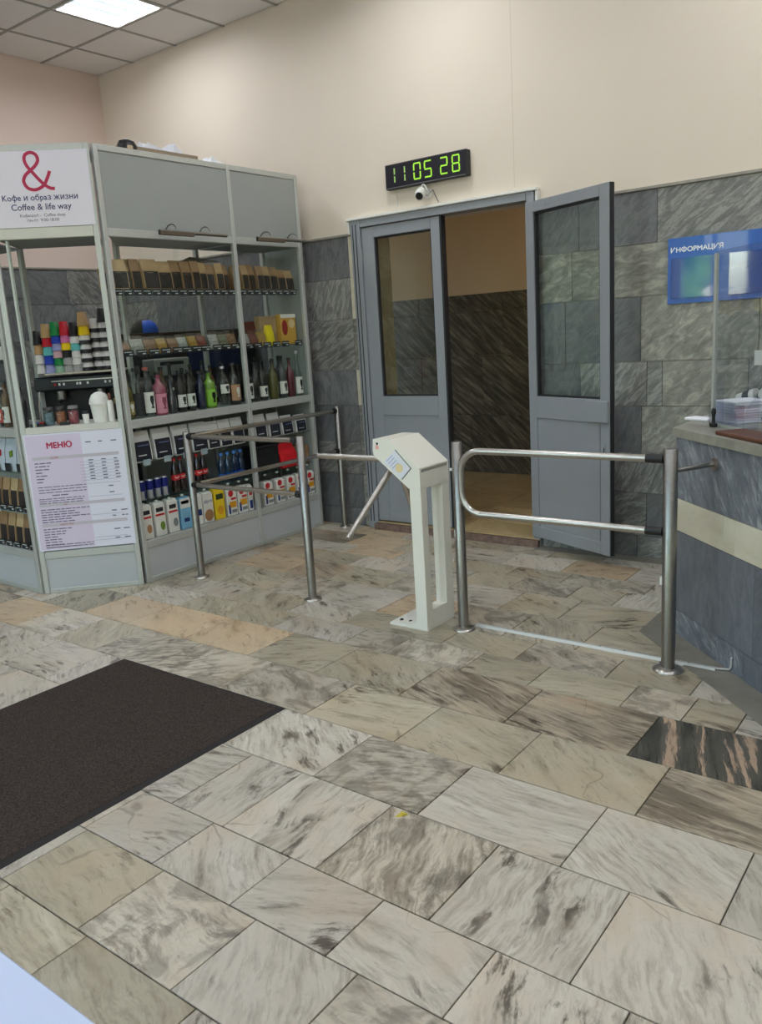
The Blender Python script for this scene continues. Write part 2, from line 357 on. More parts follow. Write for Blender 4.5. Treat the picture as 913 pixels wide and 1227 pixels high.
HALLF = stone('corridor_floor_marble', [(.25, (150, 130, 92)), (.5, (186, 166, 122)), (.75, (200, 182, 142))], 'Z', 2, 3, 1, .3, .8, .4, (110, 90, 60), .35, .1)
CEMENT = mat('worn_grey_cement', (132, 128, 117), .7, noise=.15, nscale=9)

# ------------------------------------------------------------------ room
XL, XR, YB, YF, ZC = -7.07, 2.3, 5.2, -3.2, 4.06
PY = YB+.015                          # plaster plane of the back wall
DX0, DX1, DZ = -4.06, -2.60, 2.36     # door opening
WT = 5.52                             # far side of the back wall

# floor and tiles
floor = struct(MB().box(XL, XR, YF, WT, -.08, -.010).build('floor', GROUT))
ROWS = [1.02, 1.32, 1.575, 1.97, 2.33, 2.68, 3.04, 3.28, 3.52, 3.88, 4.21, 4.46, 4.67, 4.96, 5.2]
JO = {0.66: [-2.3, -1.9, -1.45, -1.0, -.6],
      1.02: [-2.35, -1.95, -1.55, -1.19, -.8, -.4],
      1.32: [-2.37, -2.01, -1.66, -1.30, -.94, -.59, -.2],
      1.575: [-2.6, -2.23, -1.97, -1.56, -1.15, -.74, -.3],
      1.97: [-2.85, -2.39, -1.92, -1.46, -.95, -.5, -.08],
      2.33: [-4.2, -3.82, -3.35, -2.82, -2.29, -1.82, -1.36, -.86, -.4],
      2.68: [-4.9, -4.45, -4.01, -3.50, -3.0, -2.55, -2.05, -1.53, -1.02, -.5, -.1],
      3.04: [-4.46, -4.0, -3.62, -3.18, -2.68, -2.40, -1.96, -1.61, -1.19, -.94, -.74, -.3],
      3.28: [-4.7, -4.27, -3.8, -3.3, -2.88, -2.22, -1.8, -1.35, -.98, -.6],
      3.52: [-4.5, -4.1, -3.7, -3.3, -2.82, -2.4, -2.0, -1.6, -1.2],
      3.88: [-4.4, -3.9, -3.5, -3.05, -2.6, -2.22, -1.86, -1.39, -.95],
      4.21: [-4.45, -4.0, -3.6, -3.2, -2.7, -2.35, -1.97, -1.69, -1.25],
      4.46: [-4.3, -3.85, -3.4, -2.95, -2.5, -2.12, -1.6, -1.15],
      4.67: [-4.5, -4.0, -3.55, -3.1, -2.65, -2.22, -1.79, -1.35],
      4.96: [-4.2, -3.7]}
PICK = {(2.68, -4.9): 1, (2.68, -4.45): 2, (2.68, -4.01): 2, (2.68, -3.5): 2, (2.68, -3.0): 1, (2.68, -2.55): 1, (2.68, -2.05): 4, (2.68, -1.53): 4, (2.68, -1.02): 5,
        (2.33, -.86): 4, (2.33, -3.82): 3, (2.33, -3.35): 3, (2.33, -2.82): 3, (2.33, -4.2): 1, (2.33, -2.29): 1, (2.33, -1.82): 1, (2.33, -1.36): 1,
        (1.97, -2.39): 0, (1.97, -2.85): 0, (1.575, -2.6): 0, (2.33, -4.2): 1, (1.97, -1.92): 3, (1.97, -1.46): 0, (1.97, -.95): 0, (1.575, -1.15): 0, (1.575, -.74): 0, (1.575, -1.97): 0, (1.575, -1.56): 3, (1.575, -2.23): 0,
        (1.32, -1.66): 0, (1.32, -1.3): 0, (1.32, -.94): 0, (1.32, -2.01): 0, (1.02, -1.95): 3, (1.02, -1.55): 0, (1.02, -2.35): 1, (.66, -1.9): 1, (.66, -2.3): 1,
        (3.04, -1.96): 1, (3.04, -1.61): 1, (3.04, -2.4): 3}
ys = [YF]
while ys[-1] < .3: ys.append(round(ys[-1]+random.choice((.3, .36, .4)), 3))
ys = [y for y in ys if y < .3] + [.30, .66] + ROWS
rest = MB(); ntile = 0
for r in range(len(ys)-1):
    y0, y1 = ys[r], ys[r+1]
    xs = list(JO.get(y0, []))
    if not xs: xs = [-3.0+random.random()*.2]
    while xs[0] > XL+.7: xs.insert(0, xs[0]-random.choice((.36, .42, .48, .5)))
    while xs[-1] < XR-.7: xs.append(xs[-1]+random.choice((.36, .42, .48, .5)))
    xs = [XL]+xs+[XR]
    for i in range(len(xs)-1):
        x0, x1 = xs[i], xs[i+1]; g = .0021
        c = ((x0+x1)/2, (y0+y1)/2, 0)
        vis = any(-60 < proj((x, y, 0))[0] < 980 and -60 < proj((x, y, 0))[1] < 1290 for x in (x0, c[0], x1) for y in (y0, y1))
        if x1 < -4.95 and y0 > 2.7: vis = False
        if x0 > -.9 and y0 > 3.6 or (x0+y0 > 2.75 and x0 > -1.2): vis = False
        if vis:
            k = PICK.get((y0, x0))
            if k is None:
                k = random.choices((0, 1, 2, 3, 4), (3, 5, .8, 3, 1) if y0 > 2.9 else (7, 2, .5, 3, .6))[0]
            dz = random.uniform(-.0006, .0006)
            MB().box(x0-c[0]+g, x1-c[0]-g, y0-c[1]+g, y1-c[1]-g, -.010, 0, .0012).build('tile', fl[k], floor, (c[0], c[1], dz)); ntile += 1
        else: rest.box(x0+g, x1-g, y0+g, y1-g, -.010, 0)
stuff(rest.build('tile_field', fl[1], floor))
# worn cement strips along the back wall and along the counter foot
MB().box(-2.62, -1.27, 5.09, YB, 0, .0025).build('cement_strip', CEMENT, floor)
MB().prism([(-1.27, 3.97), (-1.27, 5.08), (-1.42, 5.08), (-1.42, 3.9), (-.9, 3.38), (.3, 2.18), (.43, 2.27)], 0, .0025).build('cement_strip', CEMENT, floor)

# back wall
wb = MB().box(XL-.2, DX0, PY, WT, 0, ZC+.1).box(DX1, XR+.2, PY, WT, 0, ZC+.1).box(DX0, DX1, PY, WT, DZ, ZC+.1)
wall_back = struct(wb.build('wall_back', PAINT))
MB().box(-2.758, -2.754, PY-.0008, PY, 2.45, ZC).build('wallpaper_seam', mat('seam', (214, 200, 182), .8), wall_back)
ZR = [0, .147, .435, .70, 1.0, 1.28, 1.68, 1.99, 2.30]
def slab(parent, x0, x1, z0, z1, m, y0=YB, y1=PY+.001, name='stone_slab'):
    cx, cz = (x0+x1)/2, (z0+z1)/2; g = .0012
    return MB().box(x0-cx+g, x1-cx-g, 0, y1-y0, z0-cz+g, z1-cz-g, .0015).build(name, m, parent, (cx, y0+random.uniform(0, .001), cz))
JR = [[-2.25, -1.91, -1.45, -.9], [-2.3, -1.85, -1.4, -.9], [-2.2, -1.5, -1.0], [-2.35, -1.886, -1.3], [-2.3, -1.852, -1.755, -1.25], [-2.4, -1.893, -1.2], [-2.35, -1.3], [-2.3, -1.795, -1.1]]
MR = [[0, 1, 0, 0], [1, 0, 1, 0], [0, 0, 2, 0], [1, 1, 2, 1], [1, 0, 0, 2, 0], [1, 1, 2, 2], [2, 2, 0], [1, 1, 0, 0]]
for r in range(8):
    xs = [-2.595]+JR[r]+[-.4, .1, .6, 1.1, 1.7, XR]
    for i in range(len(xs)-1):
        k = MR[r][i] if i < len(MR[r]) else random.choice((0, 1, 2))
        slab(wall_back, xs[i], xs[i+1], ZR[r], ZR[r+1], WS_Y[k])
ML = [1, 1, 0, 1, 1, 0, 0, 1]
for r in range(8):
    xs = [XL]+[-6.6+.07*(r % 3), -6.1+.05*(r % 2), -5.6, -5.1+.06*(r % 3), -4.66, -4.2]
    for i in range(len(xs)-1):
        slab(wall_back, xs[i], xs[i+1], ZR[r], ZR[r+1], WS_Y[ML[r] if i == 5 else random.choice((1, 1, 0))])
    slab(wall_back, -4.2, -4.145, ZR[r], ZR[r+1], BAND if r in (6, 7, 4) else WS_Y[2], name='stone_edge_strip')
trim = struct(MB().box(XL, -4.145, YB-.012, PY+.001, 2.30, 2.318, .003).box(-2.595, XR, YB-.012, PY+.001, 2.30, 2.318, .003).build('trim_1', TRIM))
# door reveals, stone clad
for r in range(8):
    z1 = min(ZR[r+1], DZ)
    for x, sgn in ((DX0, 1), (DX1, -1)):
        cz = (ZR[r]+z1)/2
        MB().box(0, sgn*.028, -.11, .11, ZR[r]-cz+.001, z1-cz-.001, .001).build('reveal_slab', YEL, wall_back, (x, 5.408, cz))
# left wall
wall_left = struct(MB().box(XL-.2, XL, YF, PY, 0, ZC+.1).build('wall_left', PAINT_L))
for r in range(8):
    y = YB
    while y > -.5:
        y2 = y-random.choice((.45, .55, .62)); cy_, cz = (y+y2)/2, (ZR[r]+ZR[r+1])/2
        MB().box(0, .016, y2-cy_+.0012, y-cy_-.0012, ZR[r]-cz+.0012, ZR[r+1]-cz-.0012, .0015).build('stone_slab', WS_X[random.choice((1, 1, 0))], wall_left, (XL, cy_, cz)); y = y2
struct(MB().box(XL, XL+.028, -.6, YB, 2.30, 2.318, .003).build('trim_2', TRIM))
# right wall and window wall behind the viewer
struct(MB().box(XR, XR+.2, YF, WT, 0, ZC+.1).build('wall_right', PAINT))
WIN = [(-6.5, -5.3), (-4.4, -3.3), (-2.3, -1.1), (.2, 1.4)]; WZ0, WZ1 = .35, 3.35
wf = MB().box(XL-.2, XR+.2, YF-.3, YF, 0, WZ0).box(XL-.2, XR+.2, YF-.3, YF, WZ1, ZC+.1)
xe = [XL-.2]+[v for p in WIN for v in p]+[XR+.2]
for i in range(0, len(xe), 2): wf.box(xe[i], xe[i+1], YF-.3, YF, WZ0, WZ1)
struct(wf.build('wall_front', PAINT))
for i, (a, b) in enumerate(WIN):
    wn = struct(put('window_%d' % (i+1), None, None, ((a+b)/2, YF-.15, WZ0))); h = (b-a)/2; H = WZ1-WZ0
    MB().box(-h, -h+.06, -.04, .04, 0, H).box(h-.06, h, -.04, .04, 0, H).box(-h+.06, h-.06, -.04, .04, 0, .06).box(-h+.06, h-.06, -.04, .04, H-.06, H).box(-.03, .03, -.04, .04, .06, H-.06).build('window_frame', WHITE, wn)
    for s in (-1, 1):
        x0, x1 = sorted((s*.03, s*(h-.06))); MB().box(x0, x1, -.004, .004, .06, H-.06).build('pane', GLS, wn)
    pl = bpy.data.lights.new('portal', 'AREA'); pl.shape = 'RECTANGLE'; pl.size = b-a; pl.size_y = H; pl.cycles.is_portal = True
    po = bpy.data.objects.new('window_portal', pl); COL.objects.link(po); po.location = ((a+b)/2, YF-.32, (WZ0+WZ1)/2); po.rotation_euler = (R(90), 0, 0)
# ceiling: tiles in a metal grid
ceiling = struct(MB().box(XL-.2, XR+.2, YF-.3, WT, ZC+.045, ZC+.12).build('ceiling', mat('slab_shadow', (120, 118, 114), .9)))
gx = [-6.55+.6*i for i in range(15)]; gy = [4.63-.6*i for i in range(13)]
gxs = [XL]+[x for x in gx if x < XR]+[XR]; gys = [YB+.014]+[y for y in gy if y > YF]+[YF]
for x in gxs[1:-1]: MB().box(-.012, .012, YF, YB+.014, 0, .03).build('grid_bar', TBAR, ceiling, (x, 0, ZC))
for y in gys[1:-1]: MB().box(XL, XR, -.012, .012, .0006, .03).build('grid_bar', TBAR, ceiling, (0, y, ZC))
tmesh = {}
PAN = [(2, 1)] + [(i, j) for i in (6, 10, 14) for j in (1, 5, 9)] + [(2, 5), (2, 9)]
lamps = []
for i in range(len(gxs)-1):
    for j in range(len(gys)-1):
        x0, x1 = gxs[i], gxs[i+1]; y1, y0 = gys[j], gys[j+1]
        if (i, j) in PAN: lamps.append(((x0+x1)/2, (y0+y1)/2, i, j)); continue
        key = (round(x1-x0, 3), round(y1-y0, 3))
        if key not in tmesh: tmesh[key] = MB().box(-key[0]/2+.011, key[0]/2-.011, -key[1]/2+.011, key[1]/2-.011, 0, .014, .003).mesh('ceiling_tile', CEIL)
        put('ceiling_tile', tmesh[key], ceiling, ((x0+x1)/2, (y0+y1)/2, ZC+.005))
TUBE = mat('fluorescent_tube', (255, 255, 255), .4, emit=(226, 236, 255), estr=5.5)
REFL = mat('lamp_reflector', (236, 240, 246), .3, emit=(206, 218, 250), estr=.45)
for n_, (x, y, i, j) in enumerate(lamps):
    seen = n_ == min(range(len(lamps)), key=lambda q: (lamps[q][0]+5.65)**2+(lamps[q][1]-4.33)**2)
    lp = thing('ceiling_light', 'lit square four-tube ceiling light panel above the coffee kiosk' if seen else 'lit square four-tube ceiling light panel elsewhere on the hall ceiling', 'light', (x, y, ZC), 0, None if seen else 'ceiling panels outside the view')
    MB().box(-.285, .285, -.285, -.27, -.002, .04).box(-.285, .285, .27, .285, -.002, .04).box(-.285, -.27, -.27, .27, -.002, .04).box(.27, .285, -.27, .27, -.002, .04).build('frame', WHITE, lp)
    MB().box(-.27, .27, -.27, .27, .035, .042).build('reflector', REFL, lp)
    for q in range(4): MB().tube([(-.2+.1333*q, -.27, .026), (-.2+.1333*q, .27, .026)], .008, 8).build('tube', TUBE, lp)
    for q in range(3): MB().box(-.1367+.1333*q, -.13+.1333*q, -.27, .27, .002, .03).build('louvre', mat('louvre_metal', (190, 196, 206), .3), lp)
    for q in range(4):
        al = bpy.data.lights.new('tube_light', 'AREA'); al.shape = 'RECTANGLE'; al.size = .075; al.size_y = .53; al.energy = PANEL_W/4; al.color = (.93, .96, 1.0)
        ao = bpy.data.objects.new('tube_light', al); COL.objects.link(ao); ao.parent = lp; ao.location = (-.2+.1333*q, 0, .015)
# corridor behind the doors
CY = 7.45
hf = struct(MB().box(-8.2, 0, WT, CY+.2, -.08, .05).box(DX0, DX1, 5.13, WT, -.005, .05).build('floor', mat('worn_threshold', (120, 98, 88), .6, noise=.35, nscale=22)))
for a in range(12):
    for b in range(4):
        x0 = -8.2+.68*a; y0 = WT+.01+.482*b
        MB().box(.002, .676, .002, .478, 0, .008, .001).build('tile', HALLF, hf, (x0, y0, .052))
for a in range(2): MB().box(.002, .72, .002, .36, 0, .008, .001).build('threshold_tile', HALLF, hf, (DX0+.01+.73*a, 5.16, .052))
wc = struct(MB().box(-8.2, 0, CY, CY+.2, .05, 3.3).build('wall_corridor', HALLP))
for z0, z1, st in ((.06, .66, .9), (.66, 1.27, .75), (1.27, 1.71, .8), (1.71, 1.88, .5)):
    x = -8.1
    while x < -.2:
        slab(wc, x, x+st, z0, z1, HALLS, CY-.016, CY); x += st
struct(MB().box(-8.4, -8.2, WT, CY+.2, .05, 3.3).build('wall_corridor_end', HALLP)); struct(MB().box(0, .2, WT, CY+.2, .05, 3.3).build('wall_corridor_end', HALLP))
struct(MB().box(-8.4, .2, WT, CY+.2, 3.0, 3.1).build('ceiling', HALLP))
hl = thing('corridor_lamp', 'round warm ceiling lamp in the corridor behind the doors', 'light', (-2.4, 6.3, 3.0))
MB().lathe([(.16, 0), (.16, -.03), (.13, -.07), (.001, -.085)], seg=20).build('diffuser', mat('warm_diffuser', (255, 240, 210), .5, emit=(255, 214, 150), estr=1.5), hl)
q = bpy.data.lights.new('corridor_glow', 'POINT'); q.energy = HALL_W; q.color = (1, .82, .58); q.shadow_soft_size = .12
qo = bpy.data.objects.new('corridor_glow', q); COL.objects.link(qo); qo.parent = hl; qo.location = (0, 0, -.2)

# ------------------------------------------------------------------ doors
df = struct(put('trim_3', None, None, (0, 0, 0)))
MB().box(-4.14, -4.05, 5.165, 5.29, 0, 2.40, .004).build('jamb', DOORP, df)
MB().box(-2.65, -2.595, 5.165, 5.29, 0, 2.40, .004).build('jamb', DOORP, df)
MB().box(-4.05, -2.65, 5.165, 5.29, 2.345, 2.40, .004).build('lintel', DOORP, df)
MB().box(-4.118, -4.112, 5.162, 5.166, .06, 2.37).box(-4.088, -4.082, 5.162, 5.166, .06, 2.37).build('jamb_groove', DOORD, df)
MB().box(-4.165, -2.57, 5.15, PY, 2.40, 2.418, .003).box(-2.585, -2.57, 5.17, PY, 2.33, 2.40).box(-4.165, -4.15, 5.17, PY, 2.31, 2.40).build('white_casing', WHITE, df)
def leaf(root, wd, gx0, gx1, px0, px1, z0, z1, th):
    s = MB().box(0, gx0, 0, th, z0, z1, .003).box(gx1, wd, 0, th, z0, z1, .003).box(gx0, gx1, 0, th, 2.262, z1, .003).box(gx0, gx1, 0, th, .925, 1.072, .003).box(gx0, gx1, 0, th, z0, .16, .003)
    s.build('leaf_frame', DOORP, root)
    MB().box(px0, px1, .010, th-.006, .155, .925).build('lower_panel', DOORP, root)
    e = .012
    MB().box(gx0, gx0+e, .012, th-.012, 1.072, 2.262).box(gx1-e, gx1, .012, th-.012, 1.072, 2.262).box(gx0+e, gx1-e, .012, th-.012, 1.072, 1.072+e).box(gx0+e, gx1-e, .012, th-.012, 2.262-e, 2.262).build('gasket', DOORD, root)
    MB().box(gx0+.002, gx1-.002, th/2-.003, th/2+.003, 1.074, 2.26).build('glass_pane', GLS, root)
d1 = struct(put('door_1', None, None, (-4.045, 5.18, 0)))
leaf(d1, .715, .112, .628, .112, .628, .07, 2.34, .05)
for z in (.55, 2.09): MB().box(-.012, .002, -.012, 0, z, z+.09).tube([(-.004, -.012, z-.05), (-.004, -.012, z+.1)], .008, 8).build('hinge', DOORP, d1)
MB().box(.705, .722, -.002, .052, .07, 2.34).build('edge_seal', DOORD, d1)
d2 = struct(put('door_2', None, None, (-2.655, 5.158, 0), R(-23)))
leaf(d2, .75, .075, .672, .075, .66, .08, 2.33, .05)
MB().box(.56, .752, -.022, 0, .93, 1.065, .004).build('lock_box', DOORP, d2)
MB().box(.70, .722, -.006, 0, .72, .80, .002).build('keyhole_plate', DOORP, d2); MB().box(.708, .714, -.008, -.005, .745, .775).build('keyhole', DOORD, d2)
MB().box(.750, .7535, .008, .042, .08, 2.33).build('edge_seal', DOORD, d2)
for x in (.20, .23): MB().lathe([(.005, 0), (.005, .001)], seg=8).build('screw_hole', DOORD, d2, (x, -.001, 2.29))

# ------------------------------------------------------------------ clock and camera over the door
ck = thing('digital_wall_clock', 'black digital wall clock with green digits above the doors', 'clock', (-3.43, PY, 2.655), 0)
MB().box(-.345, .345, -.055, 0, -.085, .085, .004).build('housing', BLACK, ck)
MB().box(-.335, .335, -.058, -.054, -.072, .075).build('display_face', mat('clock_face', (30, 30, 42), .2), ck)
MB().box(-.335, .335, -.060, -.056, -.080, -.076).build('lower_bead', mat('bead', (120, 120, 126), .4), ck)
LED = mat('green_led', (150, 205, 60), .5, emit=(150, 210, 50), estr=.55)
LEDD = mat('green_led_dim', (150, 190, 110), .5, emit=(140, 180, 90), estr=.4)
SEG = {'1': 'bc', '0': 'abcdef', '5': 'afgcd', '2': 'abged', '8': 'abcdefg'}
for ch, cx, big in (('1', -.285, 0), ('1', -.195, 0), ('0', -.060, 1), ('5', .032, 1), ('2', .165, 1), ('8', .262, 1)):
    m = MB(); W, H, t = .027, .052, .0048
    pos = {'a': (-W, W, H-t, H+t), 'd': (-W, W, -H-t, -H+t), 'g': (-W, W, -t, t), 'b': (W-t, W+t, .006, H-.004), 'c': (W-t, W+t, -H+.004, -.006), 'f': (-W-t, -W+t, .006, H-.004), 'e': (-W-t, -W+t, -H+.004, -.006)}
    for s in SEG[ch]:
        a, b, c, d = pos[s]; m.box(a, b, -.0605, -.058, c, d)
    m.build('digit', LED if big else LEDD, ck, (cx, 0, .005))
cw = MB().tube([(-3.715, PY-.004, 2.57), (-3.715, PY-.004, 2.42)], .003, 6).build('power_wire', WHITE); tag(cw, 'thin pale wire running down from the clock to the door casing', 'wire')
cc = thing('security_camera', 'small white dome security camera under the digital clock', 'camera', (-3.44, PY, 2.505), 0)
MB().tube([(0, 0, 0), (0, -.012, 0)], .035, 20).build('mount_plate', WHITE, cc)
MB().tube([(.0, -.012, .0), (-.006, -.055, .008)], .016, 12).build('neck', WHITE, cc)
bl = MB(); prof = [(.001, -.05), (.030, -.05), (.037, -.042), (.038, -.01), (.034, .02), (.022, .036), (.001, .042)]
bl.lathe(prof, seg=18); bo = bl.build('housing', WHITE, cc, (-.01, -.085, 0)); bo.rotation_euler = (R(-58), 0, R(18))
ln = MB().lathe([(.025, -.056), (.027, -.048), (.027, -.045)], seg=16).build('lens', mat('lens_black', (18, 18, 22), .1), bo)
hp = [(-.035+.07*k/10-.01, -.05, .012+.048*math.sin(math.pi*k/10)) for k in range(11)]
MB().tube(hp, .005, 8).build('hood', WHITE, cc)
MB().tube([(.02, -.01, .0), (.045, -.012, .02), (.06, -.008, -.02), (.085, -.004, -.07)], .003, 6).build('cable', mat('cable_grey', (120, 120, 122), .5), cc)

# ------------------------------------------------------------------ information board
ib = thing('information_board', 'blue information board with clear pockets on the marble wall', 'sign', (-1.725, YB-.012, 1.62))
BLUE = mat('blue_board', (24, 92, 186), .3, coat=.3)
MB().box(0, .98, 0, .012, 0, .38, .001).build('board', BLUE, ib)
text('lettering', 'ИНФОРМАЦИЯ', ib, mat('white_print', (240, 244, 250), .4), .018, .298, width=.30, height=.030, y=-.0002, bold=.0012)
PK = mat('blue_board_behind_pocket', (22, 78, 164), .05, coat=1.0, spec=1.0)
for x in (.02, .355, .69):
    MB().box(x, x+.27, -.006, -.0005, .03, .265, .001).build('pocket', PK, ib)
tag(MB().box(-.0, .06, -.001, 0, 0, .085).build('wall_notice', mat('paper', (226, 226, 222), .7), None, (-1.22, YB-.001, 1.24)), 'small white paper notice on the marble behind the glass screen', 'notice')

# ------------------------------------------------------------------ reception counter
CO = (-1.27, 3.97); CR = R(-45)
def cl2w(x, y): c = math.cos(CR); s = math.sin(CR); return (CO[0]+x*c-y*s, CO[1]+x*s+y*c)
rc = thing('reception_counter', 'grey marble reception counter with a pale yellow stone band', 'counter', (CO[0], CO[1], 0), CR)
MB().box(.0, 2.4, .03, .33, 0, .985).build('core', CEMENT, rc)
def cslab(x0, x1, z0, z1, m): slab(rc, x0, x1, z0, z1, m, 0, .03)
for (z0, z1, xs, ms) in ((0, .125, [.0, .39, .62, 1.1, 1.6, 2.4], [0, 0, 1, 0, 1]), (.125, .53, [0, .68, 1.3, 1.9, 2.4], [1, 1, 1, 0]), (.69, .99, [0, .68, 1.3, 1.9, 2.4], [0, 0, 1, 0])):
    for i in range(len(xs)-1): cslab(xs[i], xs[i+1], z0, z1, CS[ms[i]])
xs = [0, .43, .52, 1.1, 1.7, 2.4]
for i in range(5): cslab(xs[i], xs[i+1], .53, .69, BAND)
# end wing running back to the wall, in the counter's own frame
def w2c(X, Y): dx, dy = X-CO[0], Y-CO[1]; c = math.cos(-CR); s = math.sin(-CR); return (dx*c-dy*s, dx*s+dy*c)
wing = [w2c(-1.27, 4.02), w2c(-1.27, 5.195), w2c(-.98, 5.195), w2c(-.98, 4.14)]
MB().prism(wing, 0, .985).build('wing', WS_Y[1], rc)
top = [(-.012, -.014), (2.41, -.014), (2.41, .36), (.42, .36), w2c(-.9, 4.4), w2c(-.9, 5.195), w2c(-1.285, 5.195), w2c(-1.285, 3.98)]
MB().prism(top, .99, 1.03).build('top_slab', stone('counter_top_stone', [(.25, (120, 118, 108)), (.5, (152, 150, 138)), (.75, (172, 168, 154))], 'Z', 4, 2, 1, 0, 1, .3, (90, 86, 76), .35, .1), rc)
x, y = cl2w(.31, .02)
tag(MB().box(0, 1.4, 0, .14, 0, .018, .004).build('wooden_board', mat('brown_wood', (96, 58, 40), .45, noise=.25, nscale=14), None, (x, y, 1.03), CR), 'dark brown wooden board lying on the counter top', 'board')
x, y = cl2w(.018, .175)
gs = thing('glass_screen', 'clear glass protective screen with a slim aluminium post on the counter', 'screen', (x, y, 1.03), CR)
MB().box(-.008, .008, -.008, .008, 0, .79, .001).build('post', ALU, gs)
MB().box(.009, 1.9, -.003, .003, .012, .80).build('glass_pane', glass('screen_glass', (246, 249, 252), 1.3, dens=.985), gs)
MB().box(.009, .32, -.006, .006, 0, .012).build('foot_rail', ALU, gs)
# things on the counter
x, y = cl2w(-.075, .325)
ps = thing('paper_stack', 'thick stack of white papers on the counter behind the glass', 'paper', (x, y, 1.03), CR)
PAP = mat('white_paper', (236, 236, 240), .7)
for i in range(9):
    MB().box(-.11-.006*math.sin(i*2.1)+.004*i, .13+.006*math.cos(i*1.7)-.004*i, -.05+.004*math.sin(i), .13, .0115*i+.0005, .0115*i+.0105, .002).build('sheaf', PAP, ps)
x, y = cl2w(-.19, .225)
tag(MB().box(-.08, .07, -.03, .05, 0, .014, .004).build('folded_paper', PAP, None, (x, y, 1.03), CR+.3), 'folded white paper poking out left of the paper stack', 'paper')
x, y = cl2w(.055, .187)
lh = thing('leaflet_holder', 'clear acrylic leaflet holder in front of the paper stack', 'holder', (x, y, 1.03), CR)
MB().box(-.1, .2, 0, .004, .004, .11).build('front_plate', ACRY, lh)
MB().box(-.1, .2, 0, .075, 0, .004).build('base_plate', ACRY, lh)
MB().add([(-.1, .004, .004), (-.1, .075, .004), (-.1, .075, .24), (-.1, .055, .24), (-.1, .004, .06), (-.096, .004, .004), (-.096, .075, .004), (-.096, .075, .24), (-.096, .055, .24), (-.096, .004, .06)], [(0, 1, 2, 3, 4), (9, 8, 7, 6, 5), (0, 5, 6, 1), (1, 6, 7, 2), (2, 7, 8, 3), (3, 8, 9, 4), (4, 9, 5, 0)]).build('side_plate', ACRY, lh)
arc = [(.0, .004)]+[(.075*math.sin(a*math.pi/16), .14*math.cos(a*math.pi/16)) for a in range(9)]
MB().add([(.196, .075-p, .004+q) for p, q in arc]+[(.2, .075-p, .004+q) for p, q in arc], [tuple(range(len(arc))), tuple(range(2*len(arc)-1, len(arc)-1, -1))]+[(i, (i+1) % len(arc), len(arc)+(i+1) % len(arc), len(arc)+i) for i in range(len(arc))]).build('side_plate', ACRY, lh)
x, y = cl2w(.075, .145)
st = thing('desk_stamp', 'small black stamp standing beside the glass screen post', 'stamp', (x, y, 1.03), CR)
MB().box(-.02, .02, -.012, .012, 0, .02, .004).build('base', BLACK, st); MB().lathe([(.009, .02), (.007, .045), (.012, .07), (.009, .085), (.001, .09)], seg=12).build('grip', BLACK, st)
for i, (a, b, ang) in enumerate(((-.17, .47, .5), (-.10, .52, -.5))):
    x, y = cl2w(a, b)
    rl = thing('paper_roll', ('pale paper roll with dark band, left of the two on the counter', 'pale paper roll with dark band, right of the two on the counter')[i], 'paper roll', (x, y, 1.108+.012*i), CR+ang, 'paper rolls on the counter')
    MB().tube([(-.045, 0, .0), (.045, 0, .03)], .04, 18).build('paper', mat('roll_paper', (206, 206, 200), .7), rl); MB().tube([(-.012, 0, .011), (.02, 0, .0217)], .0415, 18).build('band', mat('dark_band', (66, 70, 70), .6), rl)
x, y = cl2w(-.14, .55)
rb = thing('roll_cradle', 'low grey box under the paper rolls on the counter', 'box', (x, y, 1.03), CR); MB().box(-.11, .12, -.10, .0, 0, .036, .005).build('body', mat('grey_box', (150, 150, 152), .6), rb)
x, y = cl2w(.155, .41)
mn = thing('monitor', 'black desktop screen lying low at the right end of the counter', 'monitor', (x, y, 1.0305), CR+.15)
MB().add([(-.1, 0, .018), (.2, 0, .018), (.2, .03, .018), (-.1, .03, .018), (-.02, .05, .10), (.2, .05, .125), (.2, .08, .125), (-.02, .08, .10)], [(0, 1, 2, 3), (4, 7, 6, 5), (0, 4, 5, 1), (1, 5, 6, 2), (2, 6, 7, 3), (3, 7, 4, 0)]).build('casing', BLACK, mn)
MB().box(-.06, .12, .0, .06, 0, .018, .003).build('foot', BLACK, mn)

# ------------------------------------------------------------------ turnstile, railings, gate
CREAM = mat('cream_enamel', (230, 228, 216), .38, coat=.15)
ts = thing('tripod_turnstile', 'cream painted tripod turnstile with open frame column', 'turnstile', (-2.37, 3.39, 0))
D = .268
MB().prism_xz([(-.25, 0), (0, 0), (0, .012), (-.07, .040), (-.12, .022), (-.25, .012)], .0015, D-.0015).build('base_plate', CREAM, ts)
# column: two side cheeks with a window between, seen through from the right
MB().box(-.07, 0, 0, .056, .012, .77, .002).box(-.07, 0, D-.07, D, .012, .77, .002).box(-.07, 0, .056, D-.07, .012, .105, .002).build('column', CREAM, ts)
hd = [(-.07, .765), (-.286, .93), (-.292, .955), (-.287, 1.018), (-.18, 1.018), (0, .875), (0, .765)]
MB().prism_xz(hd, -.001, D+.001).build('head', CREAM, ts)
MB().box(0, .0015, .012, D-.012, .853, .868).build('lid_seam', mat('seam_shadow', (150, 150, 138), .6), ts)
